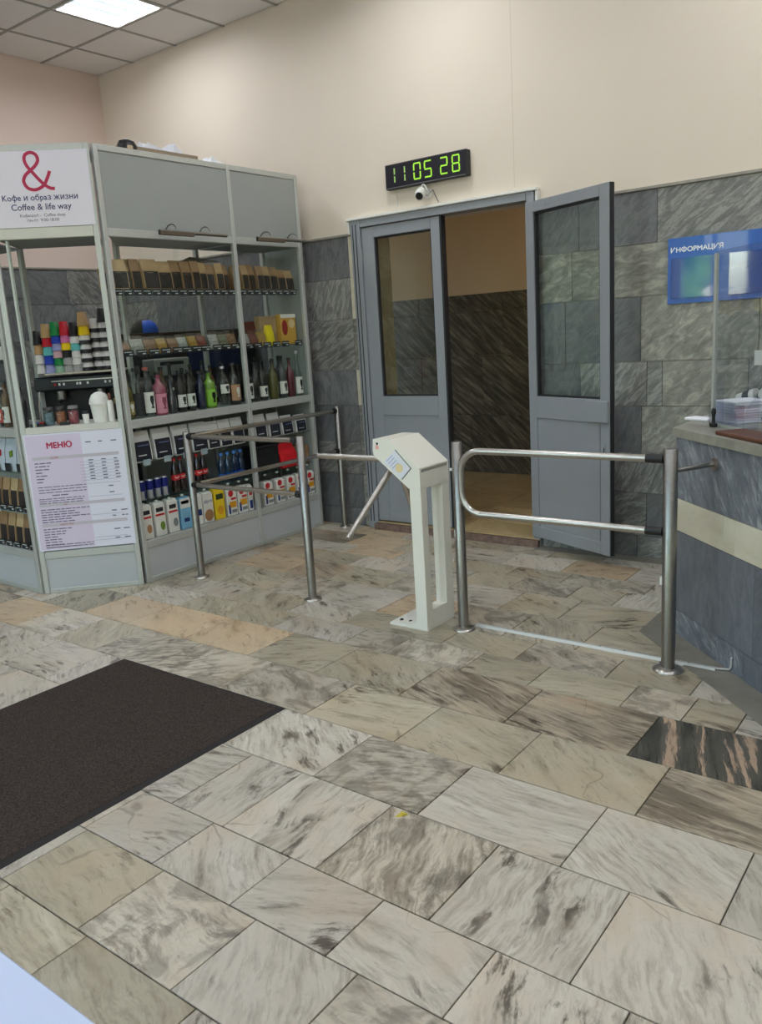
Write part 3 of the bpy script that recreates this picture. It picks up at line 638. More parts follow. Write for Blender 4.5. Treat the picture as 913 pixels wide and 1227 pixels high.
# information sticker on the near cheek
c45 = [(-.205, .905), (-.125, .985), (-.06, .915), (-.115, .825)]
stk = MB().prism_xz([(-.222, .900), (-.148, .962), (-.058, .872), (-.115, .815)], -.003, -.001).build('sticker', mat('sticker_paper', (222, 224, 232), .5), ts)
MB().prism_xz([(-.125+.024*math.cos(a*math.pi/8), .872+.024*math.sin(a*math.pi/8)) for a in range(16)], -.0036, -.003).build('yellow_dot', mat('sticker_yellow', (226, 208, 160), .5), stk)
for i in range(4): MB().prism_xz([(-.205+.012*i, .905-.012*i), (-.165+.012*i, .938-.012*i), (-.163+.012*i, .935-.012*i), (-.203+.012*i, .902-.012*i)], -.0034, -.003).build('printed_line', mat('print_blue', (150, 160, 200), .5), stk)
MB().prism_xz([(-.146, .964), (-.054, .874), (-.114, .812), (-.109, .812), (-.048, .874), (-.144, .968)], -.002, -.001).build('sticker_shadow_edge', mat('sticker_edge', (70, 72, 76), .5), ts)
MB().lathe([(.006, 0), (.006, .003)], seg=10).build('indicator', BLACK, ts, (-.258, -.003, .995)).rotation_euler = (R(90), 0, 0)
MB().prism_xz([(-.272, .965), (-.252, .965), (-.252, .985), (-.272, .985)], -.0018, -.001).build('red_arrow', mat('pale_red', (236, 176, 160), .5), ts)
for (px, py) in ((-.205, .05), (-.145, .05), (-.205, .22), (-.145, .22)):
    MB().lathe([(.011, 0), (.011, .008), (.006, .012)], seg=10).build('bolt_cap', BLACK, ts, (px, py, .012))
hub = Vector((-.235, D/2, .89))
MB().tube([hub+Vector((.03, 0, .03)), hub+Vector((-.025, 0, -.025))], .045, 18).build('hub', STEELD, ts)
for v, L in ((Vector((-1, 0, 0)), .56), (Vector((-.25, -.61, -.75)), .50), (Vector((-.25, .61, -.75)), .50)):
    v = v.normalized(); MB().tube([hub+v*.03, hub+v*L], .0165, 14).build('arm', STEEL, ts)
def post(x, y, h=1.0, r=.0255, label='', group=None, name='barrier_post', foot=.055):
    p = thing(name, label, 'post', (x, y, 0), 0, group)
    return p
def postparts(p, x, y, h, r, foot, m=STEELD):
    MB().lathe([(r, .008), (r, h-.004), (r-.004, h)], (x, y, 0), 20).build('post', m, p)
    MB().lathe([(foot, 0), (foot, .006), (foot*.75, .012), (r+.002, .016)], (x, y, 0), 24).build('foot_flange', STEEL, p)
# left railing: three posts with rails
lr = thing('guard_railing', 'L-shaped steel guard railing in front of the coffee kiosk', 'railing', (-4.336, 3.54, 0))
postparts(lr, 0, 0, 1.0, .0245, .05); postparts(lr, 1.036, -.02, 1.0, .0265, .055); postparts(lr, -.02, 1.57, 1.0, .0235, .045)
for z in (.955, .63):
    MB().tube([(.03, 0, z+.015), (1.0, -.02, z+.02)], .0165, 12).build('rail', STEEL, lr)
    MB().tube([(0, .03, z+.01), (-.02, 1.545, z+.01)], .0165, 12).build('rail', STEEL, lr)
    for a, b in (((.018, 0, z+.015), (.06, -.001, z+.016)), ((.975, -.02, z+.02), (1.012, -.02, z+.02)), ((0, .02, z+.01), (0, .065, z+.01)), ((-.02, 1.51, z+.01), (-.02, 1.55, z+.01))):
        MB().tube([a, b], .0215, 12).build('sleeve', BLACK, lr)
# gate between two posts
tp = thing('barrier_post', 'steel barrier post right beside the turnstile', 'post', (-2.222, 3.515, 0)); postparts(tp, 0, 0, 1.0, .0265, .06)
MB().box(-.043, -.029, -.008, .008, .85, .862).build('catch', WHITE, tp); MB().box(-.031, -.0255, -.006, .006, .50, .54).build('tape', WHITE, tp)
MB().tube([(-.036, .012, .012), (-.034, .012, .5), (-.034, .012, .86)], .006, 8).build('conduit', STEELD, tp)
gp = thing('barrier_post', 'steel hinge post of the gate beside the reception counter', 'post', (-1.142, 3.5, 0)); postparts(gp, 0, 0, 1.003, .0305, .068)
MB().box(-.034, -.024, -.02, .004, .40, .435).build('tape', WHITE, gp)
MB().tube([(-.005, .028, .9), cl := (.128-.01, .214-.002, .908)], .011, 10).build('wall_tie', STEELD, gp)
fo = MB().tube([(0, 0, 0), (0, -.014, 0)], .028, 18).build('tie_flange', STEEL, gp, (.130, .2125, .908)); fo.rotation_euler = (0, 0, CR)
gt = thing('swing_gate', 'bent steel tube swing gate between the two posts', 'gate', (-1.142, 3.5, 0))
zt, zb, xl, r = .958, .637, -1.052, .11
pts = [(-.095, 0, zt)]+[(xl+r, 0, zt)]
for k in range(1, 9): a = math.pi/2+k*math.pi/16; pts.append((xl+r+r*math.cos(a), 0, zt-r+r*math.sin(a)))
for k in range(0, 9): a = math.pi+k*math.pi/16; pts.append((xl+r+r*math.cos(a), 0, zb+r+r*math.sin(a)))
pts += [(-.095, 0, zb)]
MB().tube(pts, .0165, 14).build('tube_frame', STEEL, gt)
for z in (zt, zb): MB().tube([(-.105, 0, z), (-.08, 0, z), (-.075, 0, z), (-.031, 0, z)], .0195, 14).build('sleeve', BLACK, gt)
cs = thing('floor_cable_cover', 'aluminium cable cover strip on the floor under the gate', 'cable cover', (0, 0, 0))
MB().add([(-2.19, 3.575, 0), (-.96, 3.575, 0), (-2.19, 3.585, .012), (-.96, 3.585, .012), (-2.19, 3.60, .012), (-.96, 3.60, .012), (-2.19, 3.61, 0), (-.96, 3.61, 0)], [(0, 1, 3, 2), (2, 3, 5, 4), (4, 5, 7, 6), (0, 2, 4, 6), (1, 7, 5, 3), (0, 6, 7, 1)]).build('strip', ALU, cs)
for x in (-1.9, -1.5, -1.38, -1.08): MB().lathe([(.006, .012), (.004, .0145)], (x, 3.5925, 0), 8).build('screw', STEELD, cs)
tag(MB().tube([(-.962, 3.593, .007), (-.93, 3.596, .010), (-.905, 3.598, .012), (-.895, 3.590, .03), (-.893, 3.582, .075)], .0055, 8).build('cable', mat('pale_cable', (196, 194, 190), .5)), 'short pale cable curling up from the floor strip to the counter', 'cable')

# ------------------------------------------------------------------ door mat and table
mt = thing('floor_mat', 'dark brown carpet entrance mat on the marble floor', 'mat', (-2.972, 1.44, 0))
MAT = mat('brown_carpet', (68, 59, 54), .95, noise=.55, nscale=150, bump=.9, spec=.1)
MB().box(-.548, .548, -.86, .865, .001, .011, .003).build('carpet', MAT, mt)
MB().add([(sx*a, sy*b+.0, z) for (a, b, z) in ((.575, .893, 0), (.548, .866, .008)) for sx, sy in ((-1, -1), (1, -1), (1, 1), (-1, 1))], [(0, 1, 5, 4), (1, 2, 6, 5), (2, 3, 7, 6), (3, 0, 4, 7), (4, 5, 6, 7), (3, 2, 1, 0)]).build('rubber_border', mat('rubber', (34, 31, 30), .8), mt)
tb = thing('white_table', 'pale bluish white table top at the bottom left corner', 'table', (-1.35, .10, 0))
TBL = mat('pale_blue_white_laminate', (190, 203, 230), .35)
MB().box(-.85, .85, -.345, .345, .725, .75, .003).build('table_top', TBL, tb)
for sx in (-1, 1):
    for sy in (-1, 1): MB().box(sx*.80-.02, sx*.80+.02, sy*.30-.02, sy*.30+.02, 0, .725, .003).build('leg', ALU, tb)

# ------------------------------------------------------------------ coffee kiosk
class Fr:
    def __init__(s, x, y, rz): s.x, s.y, s.rz = x, y, rz
    def w(s, x, y): c, n = math.cos(s.rz), math.sin(s.rz); return (s.x+x*c-y*n, s.y+x*n+y*c)
FA = Fr(-4.565, 3.262, R(90)); FB = Fr(-4.565, 4.38, R(90)); FD = Fr(-5.025, 2.778, R(45)); FL = Fr(-6.25, 2.77, 0)
KH = 2.79; DEP = .45
def bay(fr, wd, label, header=True, left_post=True, end_panel=False, il=0, ir=0):
    k = thing('display_cabinet', label, 'display cabinet', (fr.x, fr.y, 0), fr.rz)
    p = .034
    if left_post: MB().box(0, p, 0, p, 0, KH, .003).build('post', ALU, k)
    MB().box(wd-p, wd, 0, p, 0, KH, .003).build('post', ALU, k)
    for x in ((il, wd-p-ir) if left_post else (wd-p,)): MB().box(x, x+p, DEP-p, DEP, 0, KH, .003).build('back_post', ALU, k)
    a = p if left_post else 0; b = wd-p
    def sheet(d0, d1, e=0): t0, t1 = d0/DEP, d1/DEP; return [(a+e+il*t0, d0), (b-e-ir*t0, d0), (b-e-ir*t1, d1), (a+e+il*t1, d1)]
    MB().box(a, b, .002, .03, 2.752, KH, .003).build('top_rail', ALU, k)
    MB().box(a, b, .002, .03, 2.25, 2.30, .003).build('header_rail', ALU, k)
    MB().box(a, b, .010, .022, 2.30, 2.752).build('header_panel', ALUD, k)
    MB().prism(sheet(.03, DEP-.036), 2.25, 2.262).build('soffit', ALUD, k)
    MB().prism(sheet(.03, DEP-.036), KH-.016, KH-.004).build('roof_panel', ALUD, k)
    MB().box(a, b, .002, .03, 1.045, 1.10, .003).build('shelf_rail', ALU, k)
    MB().prism(sheet(.03, DEP-.036), 1.08, 1.10).build('shelf_board', ALUD, k)
    MB().box(a+il, b-ir, DEP-.03, DEP-.002, 1.06, 1.10).build('back_rail', ALU, k)
    for z in (1.935, 1.515): MB().prism(sheet(.035, .40, .004), z-.007, z).build('glass_shelf', GLSS, k)
    for z in (.81, .55): MB().prism(sheet(.035, .36, .004), z-.007, z).build('glass_shelf', GLSS, k)
    MB().box(a, b, .002, .03, .235, .285, .003).build('base_rail', ALU, k)
    MB().prism(sheet(.03, DEP-.036), .265, .285).build('base_board', ALUD, k)
    MB().box(a, b, .010, .022, .035, .235).build('base_panel', PANELB, k)
    MB().box(a, b, .002, .03, 0, .035, .003).build('bottom_rail', ALU, k)
    MB().box(a+il, b-ir, DEP-.014, DEP-.006, .03, 1.06).build('back_panel', ALUD, k)
    MB().box(a+.002, (a+b)/2+.02, .009, .013, 1.102, 2.25).build('sliding_pane', GLSC, k)
    MB().box((a+b)/2-.02, b-.002, .018, .022, 1.102, 2.25).build('sliding_pane', GLSC, k)
    if end_panel: MB().box(wd-.014, wd-.006, p, DEP-p, .03, KH-.02).build('end_panel', ALUD, k)
    return k
kA = bay(FA, 1.115, 'wide aluminium display cabinet full of bottles and bags beside the menu panel', il=.375)
kB = bay(FB, .70, 'narrow aluminium display cabinet next to the marble wall', left_post=False, end_panel=True)
kL = bay(FL, 1.205, 'aluminium display cabinet cut by the left photo edge', ir=.375)
# diagonal corner unit with sign and menu
kD = thing('kiosk_corner_unit', 'angled kiosk corner with logo sign above and menu board below', 'kiosk', (FD.x, FD.y, 0), FD.rz)
WD = .645; p = .034
for x in (0, WD-p): MB().box(x, x+p, 0, .02, 0, KH, .003).build('post', ALU, kD)
a, b = p, WD-p
MB().box(a, b, .002, .03, 2.752, KH, .003).build('top_rail', ALU, kD)
sp = lbl(MB().box(a-.02, b+.02, -.004, .010, 2.316, 2.752).build('sign_panel', mat('sign_white', (226, 222, 232), .35), kD), 'white sign panel with red ampersand')
MB().box(a, b, .002, .03, 2.25, 2.316, .003).build('header_rail', mat('cream_rail', (206, 206, 196), .45, .2), kD)
MB().prism([(a, .03), (b, .03), (b, .5), (a, .5)], 2.25, 2.262).build('soffit', ALUD, kD)
MB().prism([(a, .03), (b, .03), (b, .5), (a, .5)], KH-.016, KH-.004).build('roof_panel', ALUD, kD)
MB().prism([(a, .002), (b, .002), (b, .40), (a, .40)], 1.062, 1.102).build('counter_board', mat('cream_counter', (208, 207, 198), .4), kD)
MB().box(a, b, .010, .022, .295, 1.06).build('front_panel', PANELB, kD)
MB().box(a, b, .002, .03, .235, .285, .003).build('base_rail', ALU, kD)
MB().box(a, b, .010, .022, .03, .235).build('base_panel', PANELB, kD)
MB().box(a, b, .002, .03, 0, .03, .003).build('bottom_rail', ALU, kD)
MB().box(.075, .09, .03, .045, 1.102, 2.25, .002).build('hatch_edge', ALU, kD)
MB().box(.092, .098, .034, .04, 1.102, 2.25).build('hatch_glass_edge', STEELD, kD)
for z in (1.22, 2.02): MB().box(WD-p-.008, WD-p, -.006, .02, z, z+.035).build('lock', mat('brass', (110, 96, 66), .4, .8), kD)
# sign art
RED = mat('sign_red', (176, 22, 72), .45); INK = mat('sign_blue_grey', (66, 70, 110), .5); INKD = mat('sign_dark', (70, 60, 76), .5)
path = [(480, 345), (455, 400), (410, 470), (355, 505), (300, 514), (245, 492), (217, 435), (240, 378), (295, 335), (350, 290), (380, 240), (365, 190), (315, 170), (265, 190), (250, 238), (270, 297), (312, 352), (370, 425), (420, 475), (465, 503), (510, 508)]
ctrl = [Vector((.235+(px-200)/310*.185, 0, 2.523+(525-py)/360*.221)) for px, py in path]
sm = []
for i in range(len(ctrl)-1):
    p0 = ctrl[max(i-1, 0)]; p1 = ctrl[i]; p2 = ctrl[i+1]; p3 = ctrl[min(i+2, len(ctrl)-1)]
    for t in (0, .25, .5, .75): sm.append(.5*((2*p1)+(-p0+p2)*t+(2*p0-5*p1+4*p2-p3)*t*t+(-p0+3*p1-3*p2+p3)*t*t*t))
sm.append(ctrl[-1]); am = MB(); L = []; n = len(sm)
for i, q in enumerate(sm):
    t = (sm[min(i+1, n-1)]-sm[max(i-1, 0)]).normalized(); u = Vector((-t.z, 0, t.x)); L.append((q+u*.0095, q-u*.0095))
vs = [v for pr in L for v in pr]; front = [(v.x, -.0052-.0002*(i/len(vs)), v.z) for i, v in enumerate(vs)]
am.add(front+[(v.x, -.0042, v.z) for v in vs], [(2*i, 2*i+1, 2*i+3, 2*i+2) for i in range(n-1)]+[(2*i, 2*i+2, 2*n+2*i+2, 2*n+2*i) for i in range(n-1)]+[(2*i+1, 2*n+2*i+1, 2*n+2*i+3, 2*i+3) for i in range(n-1)])
am.build('ampersand', RED, sp)
text('lettering', 'Кофе и образ жизни', sp, INK, .106, 2.470, width=.44, y=-.0042, bold=.0007)
text('lettering', 'Coffee & life way', sp, INK, .152, 2.415, width=.35, y=-.0042, bold=.0007)
text('lettering', 'Кофешоп -  Coffee shop', sp, INKD, .195, 2.375, width=.265, y=-.0042)
text('lettering', 'пн-пт  9:00-18:00', sp, INKD, .235, 2.347, width=.185, y=-.0042)
# menu board
mb = lbl(MB().box(a-.022, b+.016, -.002, .010, .292, 1.060).build('menu_board', mat('menu_paper', (226, 226, 240), .45), kD), 'white menu board with red heading')
MB().box(a-.012, .365, -.0026, -.002, .30, 1.05).build('tinted_column', mat('menu_lilac', (216, 204, 226), .45), mb)
text('lettering', 'МЕНЮ', mb, RED, .15, .965, width=.155, y=-.0028, bold=.0022)
GREY = mat('menu_grey_bar', (196, 190, 200), .5); INKM = mat('menu_ink', (92, 92, 112), .5)
for z in (.893, .585, .452): MB().box(a+.015, b-.02, -.0032, -.0024, z, z+.020).build('heading_bar', GREY, mb)
text('lettering', 'КОФЕ', mb, RED, .165, .8965, height=.013, y=-.0034); text('lettering', 'ЧАЙ', mb, RED, .20, .5885, height=.013, y=-.0034); text('lettering', 'НАПИТКИ', mb, RED, .165, .4555, height=.013, y=-.0034)
mk = MB(); rnd = random.Random(3)
def words(x0, x1, z, h=.0065):
    x = x0
    while x < x1-.012:
        q = min(x1, x+rnd.uniform(.018, .05)); mk.box(x, q, -.0032, -.0024, z, z+h); x = q+.006
for i, z in enumerate([.868-.0205*k for k in range(7)]): words(a+.025, a+.025+(.12, .09, .085, .04, .08, .05, .035)[i], z); mk.box(.34, b-.03, -.003, -.0024, z-.006, z-.0048); [words(xx, xx+.03, z) for xx in (.395, .475, .555)]
for z in (.712, .694, .676): words(a+.025, .36, z, .005)
words(.14, .24, .655)
for z in (.634, .620, .606): words(a+.02, .34, z, .005)
for z in [.562-.0165*k for k in range(6)]: words(a+.02, a+.02+rnd.uniform(.2, .31), z, .006)
for z in [.432-.0175*k for k in range(8)]: words(a+.02, a+.02+rnd.uniform(.08, .22), z, .006)
for z in (.325, .310): words(a+.02, .36, z, .005)
for z in (.69, .648, .525, .49, .40, .34): words(.50, .54, z); words(.56, .60, z) if z < .6 else None
for z in (.716, .63, .508, .355, .335): mk.box(.37, b-.03, -.003, -.0024, z, z+.0012)
for xx in (.39, .47, .55): words(xx, xx+.035, .985); words(xx+.01, xx+.02, .965)
stuff(mk.build('small_print', INKM, mb))
# display lamps on the header
for n_, (fr, x, lab) in enumerate(((FA, .66, 'steel tube display lamp on the header of the wide cabinet'), (FB, .42, 'steel tube display lamp on the header of the narrow cabinet'))):
    X, Y = fr.w(x, -.0005); lp = thing('display_lamp', lab, 'lamp', (X, Y, 2.285), fr.rz, 'display lamps on the kiosk header')
    MB().tube([(-.31, -.10, 0), (.27, -.10, 0)], .012, 10).build('tube', STEELD, lp); MB().box(-.31, -.03, -.115, -.086, -.022, .004, .002).build('ballast', mat('lamp_brown', (96, 84, 70), .5), lp)
    for s in (-.17, .12): MB().tube([(s, 0, .025)]+[(s, -.05-.05*math.sin(q*math.pi/12-math.pi/2), .02+.035*math.cos(q*math.pi/12-math.pi/2)) for q in range(13)], .005, 8).build('arm', STEELD, lp)

# ------------------------------------------------------------------ goods: shared meshes
CACHE = {}
def me(key, fn, m):
    k = (key, m.name)
    if k not in CACHE: CACHE[k] = fn().mesh(key.split('|')[0], m)
    return CACHE[k]
def goods(name, label, cat, group, fr, x, y, z, parts, rz=0):
    X, Y = fr.w(x, y); t = thing(name, label, cat, (X, Y, z), fr.rz+rz, group)
    for pn, mesh, *sub in parts:
        c = put(pn, mesh, t)
        for sn, sm_ in (sub[0] if sub else []): put(sn, sm_, c)
    return t
C = {}
def col(name, rgb, rough=.5, **kw): return mat(name, rgb, rough, **kw)
KRAFT = [col('kraft_tan', (168, 140, 100), .75, noise=.1, nscale=18), col('kraft_brown', (142, 112, 78), .75, noise=.1, nscale=18), col('kraft_pale', (182, 157, 118), .75, noise=.1, nscale=18)]
BEANS = col('coffee_beans', (44, 36, 32), .5, noise=.5, nscale=140, bump=.8)
def bagmesh(w, d, h, lean=.0):
    def f():
        m = MB(); z = [0, .10*h, .55*h, .86*h, h]; dd = [d, d*1.05, d*.8, d*.25, .004]; ww = [w*.94, w, w, w, w]
        vs = []
        for i in range(5):
            for sx, sy in ((-1, -1), (0, -1.12), (1, -1), (1, 1), (0, 1.12), (-1, 1)): vs.append((sx*ww[i]/2, sy*dd[i]/2+lean*z[i], z[i]))
        fs = [(i*6+k, i*6+(k+1) % 6, (i+1)*6+(k+1) % 6, (i+1)*6+k) for i in range(4) for k in range(6)]+[tuple(range(5, -1, -1)), tuple(range(24, 30))]
        return m.add(vs, fs)
    return f
def bagwin(w, d, h, z0, z1, inset=.012):
    def f():
        n = 6; vs = []
        def ydep(t):
            zz = [0, .10, .55, .86, 1]; dd = [d, d*1.05, d*.8, d*.25, .004]
            for i in range(4):
                if zz[i] <= t <= zz[i+1]: k = (t-zz[i])/(zz[i+1]-zz[i]); return dd[i]*(1-k)+dd[i+1]*k
            return .004
        for i in range(n):
            t = z0+(z1-z0)*i/(n-1)
            for s, mlt in ((-1, 1), (0, 1.12), (1, 1)): vs.append((s*(w/2-inset), -ydep(t)/2*(1 if s == 0 else 1.0)*mlt-.0012-(0.0 if s == 0 else .0006), t*h))
        return MB().add(vs, [(i*3+k, i*3+k+1, i*3+3+k+1, i*3+3+k) for i in range(n-1) for k in range(2)])
    return f
TAGM = col('price_tag_black', (34, 38, 40), .5); CHALK = col('chalk_white', (206, 212, 210), .8)
def tagmesh(w): return lambda: MB().box(-w/2, w/2, -.0015, .0015, 0, .042, .0005)
def chalk(w, s):
    def f():
        r = random.Random(s); m = MB(); x = -w*.4
        while x < w*.3: q = x+r.uniform(.006, .016); m.box(x, q, -.0022, -.0015, .026, .031); x = q+.003
        m.box(w*.05, w*.36, -.0022, -.0015, .010, .017); return m
    return f
SHELF_TXT = {1.935: 'top glass shelf', 1.515: 'middle glass shelf', .81: 'lower glass shelf'}
def tags(fr, xs, z, w, where, lean=0):
    for i, x in enumerate(xs):
        goods('price_tag', '%s black price tag from the left along the %s' % (ORD[i], where), 'price tag', 'chalk price tags on the kiosk shelves', fr, x, .030, z-.045, [('card', me('card|%g' % w, tagmesh(w), TAGM), [('chalk_writing', me('chalk|%g%d' % (w, i % 5), chalk(w, i % 5), CHALK))])])
wideX = [.075+.0755*i for i in range(14)]
tags(FA, wideX, 1.937, .070, "wide cabinet's top glass shelf")
tags(FB, [.045+.077*i for i in range(8)], 1.937, .070, "narrow cabinet's top glass shelf")
tags(FA, [.095, .20, .30, .40, .50, .585, .67, .75, .86, .95, 1.04], 1.552, .082, "wide cabinet's middle glass shelf")
tags(FB, [.06, .15, .25, .35, .45, .60], 1.545, .080, "narrow cabinet's middle glass shelf")
# coffee bags, top shelf
def bags(fr, lst, z, where):
    for i, (x, w, h, d, km, y) in enumerate(lst):
        parts = [('pouch', me('pouch|%g%g%g' % (w, h, d), bagmesh(w, d, h), KRAFT[km])), ('coffee_window', me('coffee_window|%g%g%g' % (w, h, d), bagwin(w, d, h, .03, .60, .006), BEANS))]
        goods('coffee_bag', '%s kraft coffee bag from the left on the %s' % (ORD[i], where), 'coffee bag', 'kraft coffee bags on the kiosk shelves', fr, x, y, z, parts, random.uniform(-.06, .06))
bags(FA, [(.065, .10, .175, .07, 0, .10), (.125, .115, .185, .07, 2, .085), (.215, .085, .195, .06, 0, .13), (.272, .075, .195, .06, 1, .11), (.375, .13, .195, .075, 0, .095), (.495, .11, .185, .07, 0, .10), (.60, .085, .195, .07, 1, .11), (.685, .085, .19, .07, 1, .10), (.765, .07, .195, .06, 1, .09), (.835, .075, .185, .06, 0, .10), (.91, .075, .18, .06, 1, .11), (.985, .07, .185, .06, 0, .09), (1.05, .07, .175, .06, 1, .11)], 1.935, "wide cabinet's top shelf")
bags(FB, [(.05, .075, .175, .06, 1, .12), (.125, .07, .18, .06, 0, .10), (.20, .07, .18, .06, 1, .11), (.275, .07, .175, .06, 1, .09), (.35, .075, .175, .06, 0, .10), (.43, .08, .17, .06, 1, .10), (.52, .085, .155, .07, 1, .11), (.61, .09, .15, .07, 0, .11)], 1.935, "narrow cabinet's top shelf")
# back row of bags and a silver sheet over them
tag(MB().add([(0, 0, 0), (.30, .0, .02), (.34, .22, .03), (.03, .22, .0), (.12, .11, .055), (0, 0, .004), (.30, 0, .024), (.34, .22, .034), (.03, .22, .004), (.12, .11, .059)], [(0, 1, 4), (1, 2, 4), (2, 3, 4), (3, 0, 4), (5, 9, 6), (6, 9, 7), (7, 9, 8), (8, 9, 5), (0, 5, 6, 1), (1, 6, 7, 2), (2, 7, 8, 3), (3, 8, 5, 0)]).build('paper_sack', col('grey_sack', (134, 128, 118), .7), None, (*FA.w(.80, .19), 2.125), FA.rz), 'crumpled grey sack lying on top of the kraft bags', 'sack')
# tea bags on the middle shelf
CLEAR = glass('clear_pouch', (250, 250, 248), 3.5, .14, dens=.98)
TEAC = [col('tea_green', (122, 128, 104), .8, noise=.5, nscale=90), col('tea_brown', (140, 106, 76), .8, noise=.5, nscale=90), col('tea_yellow', (176, 142, 62), .8, noise=.5, nscale=90), col('tea_red', (122, 56, 44), .8, noise=.5, nscale=90), col('tea_white', (172, 176, 170), .8, noise=.4, nscale=90)]
def teas(fr, lst, where):
    for i, (x, w, h, k) in enumerate(lst):
        parts = [('contents', me('contents|%g%g' % (w, h), bagmesh(w*.94, .054, h*.82), TEAC[k])), ('clear_pouch', me('clear_pouch|%g%g' % (w, h), bagmesh(w, .062, h), CLEAR))]
        goods('tea_pouch', '%s clear pouch of tea from the left on the %s' % (ORD[i], where), 'tea pouch', 'clear tea pouches on the middle shelves', fr, x, .085, 1.515, parts, random.uniform(-.08, .08))
teas(FA, [(.09, .10, .10, 1), (.195, .11, .125, 4), (.30, .10, .115, 1), (.395, .09, .12, 2), (.49, .09, .115, 1), (.575, .085, .12, 4), (.665, .085, .125, 2), (.75, .08, .125, 3), (.86, .09, .13, 4), (.95, .09, .125, 0), (1.035, .09, .13, 1)], "wide cabinet's middle shelf")
teas(FB, [(.055, .08, .12, 4), (.14, .09, .12, 3), (.225, .09, .13, 2)], "narrow cabinet's middle shelf")
goods('tea_box', 'bright yellow pouch standing on the narrow middle shelf', 'pouch', None, FB, .315, .075, 1.515, [('pouch', me('pouch|y', bagmesh(.09, .05, .155), col('bright_yellow', (236, 214, 20), .45)))], .2)
goods('paper_box', 'plain kraft box on the middle shelf behind the yellow pouch', 'box', None, FB, .385, .17, 1.515, [('carton', me('carton|k1', lambda: MB().box(-.09, .09, -.03, .03, 0, .225, .003), KRAFT[0]))])
goods('paper_box', 'yellow and red printed box at the right end of the middle shelf', 'box', None, FB, .565, .12, 1.515, [('carton', me('carton|k2', lambda: MB().box(-.085, .085, -.03, .03, 0, .235, .003), col('box_ochre', (206, 160, 66), .55)), [('red_print', me('red_print', lambda: MB().prism_xz([(-.045+.032*math.cos(a*math.pi/8), .13+.06*math.sin(a*math.pi/8)) for a in range(16)], -.0312, -.03), col('print_red', (150, 30, 30), .5))), ('cream_print', me('cream_print', lambda: MB().prism_xz([(.035+.035*math.cos(a*math.pi/8), .16+.035*math.sin(a*math.pi/8)) for a in range(16)], -.0312, -.03), col('print_cream', (226, 200, 150), .5))), ('white_top', me('white_top', lambda: MB().box(-.085, .085, -.0308, -.03, .205, .233), WHITE))])])
goods('brown_pouch', 'small dark red pouch behind the tea on the narrow middle shelf', 'pouch', None, FB, .24, .20, 1.515, [('pouch', me('pouch|r', bagmesh(.10, .06, .19), col('dark_red', (96, 40, 30), .5)))])

# bottles
def bprof(r, h, kind=0):
    if kind == 0: return [(r*.9, 0), (r, .006), (r, h*.60), (r*.93, h*.66), (r*.72, h*.71), (r*.38, h*.77), (r*.34, h*.9), (r*.40, h*.91), (r*.40, h*.955)]
    if kind == 1: return [(r*.9, 0), (r, .006), (r, h*.58), (r*.92, h*.64), (r*.6, h*.71), (r*.36, h*.77), (r*.33, h*.93), (r*.40, h*.94), (r*.40, h*.96)]
    return [(r*.9, 0), (r, .006), (r*.98, h*.42), (r*.6, h*.56), (r*.32, h*.70), (r*.28, h*.93)]
def bottle(fr, x, y, z, r, h, kind, glassm, labelm, l0, l1, capm, label, neck=None, group='syrup and liquor bottles on the kiosk shelf'):
    prof = bprof(r, h, kind)
    parts = [('glass_body', me('glass_body|%g%g%d' % (r, h, kind), lambda: MB().lathe(prof, seg=16), glassm))]
    if labelm: parts.append(('label_wrap', me('label_wrap|%g%g%g%g' % (r, h, l0, l1), lambda: MB().add([(1.02*r*math.sin(a)*(1), -1.02*r*math.cos(a), zz) for zz in (l0*h, l1*h) for a in [(-1.25+2.5*q/10) for q in range(11)]], [(q, q+1, 12+q, 11+q) for q in range(10)], True), labelm), [('label_mark', me('label_mark|%g%g%g%g' % (r, h, l0, l1), lambda: MB().add([(1.035*r*math.sin(a), -1.035*r*math.cos(a), zz) for zz, wd_ in ((l0*h+(l1-l0)*h*.22, .3), (l0*h+(l1-l0)*h*.34, .12), (l0*h+(l1-l0)*h*.60, .38), (l0*h+(l1-l0)*h*.82, .30)) for a in [wd_*(-1+q/2) for q in range(5)]], [(r_*5+q, r_*5+q+1, r_*5+6+q, r_*5+5+q) for r_ in range(3) for q in range(4)], True), {'label_pink': GP, 'label_lime': GD, 'label_white': GT, 'label_black': GT}.get(labelm.name, LW)))]))
    if neck: parts.append(('neck_label', me('neck_label|%g%g' % (r, h), lambda: MB().lathe([(r*.62, h*.58), (r*.44, h*.74)], seg=16), neck)))
    parts.append(('cap', me('cap|%g%g' % (r, h), lambda: MB().lathe([(r*.45, h*.94), (r*.45, h*.995), (r*.40, h)], seg=12), capm)))
    return goods('bottle', label, 'bottle', group, fr, x, y, z, parts)
GC = glass('bottle_clear', (240, 246, 244), 2.2, .04, dens=.95)
def bg_(n, rgb): return col('bottle_'+n, rgb, .12, coat=.6)
GD = bg_('dark', (26, 24, 24)); GB = bg_('navy', (24, 30, 58)); GP = bg_('pink', (150, 72, 92)); GG = bg_('lime', (110, 150, 52)); GW = bg_('wine', (92, 22, 34)); GO = bg_('olive', (84, 80, 26)); GA = bg_('amber', (92, 64, 36)); GT = bg_('smoke', (52, 54, 56))
LW = col('label_white', (226, 224, 216), .6); LB = col('label_black', (32, 34, 36), .6); LP = col('label_pink', (214, 140, 158), .6); LG = col('label_lime', (134, 190, 60), .6); LT = col('label_tan', (180, 138, 104), .6); LR = col('label_red', (186, 60, 48), .6); LO = col('label_orange', (206, 112, 60), .6); LGO = col('label_gold', (150, 132, 70), .6)
SV = col('silver_cap', (190, 190, 194), .3, metal=.8)
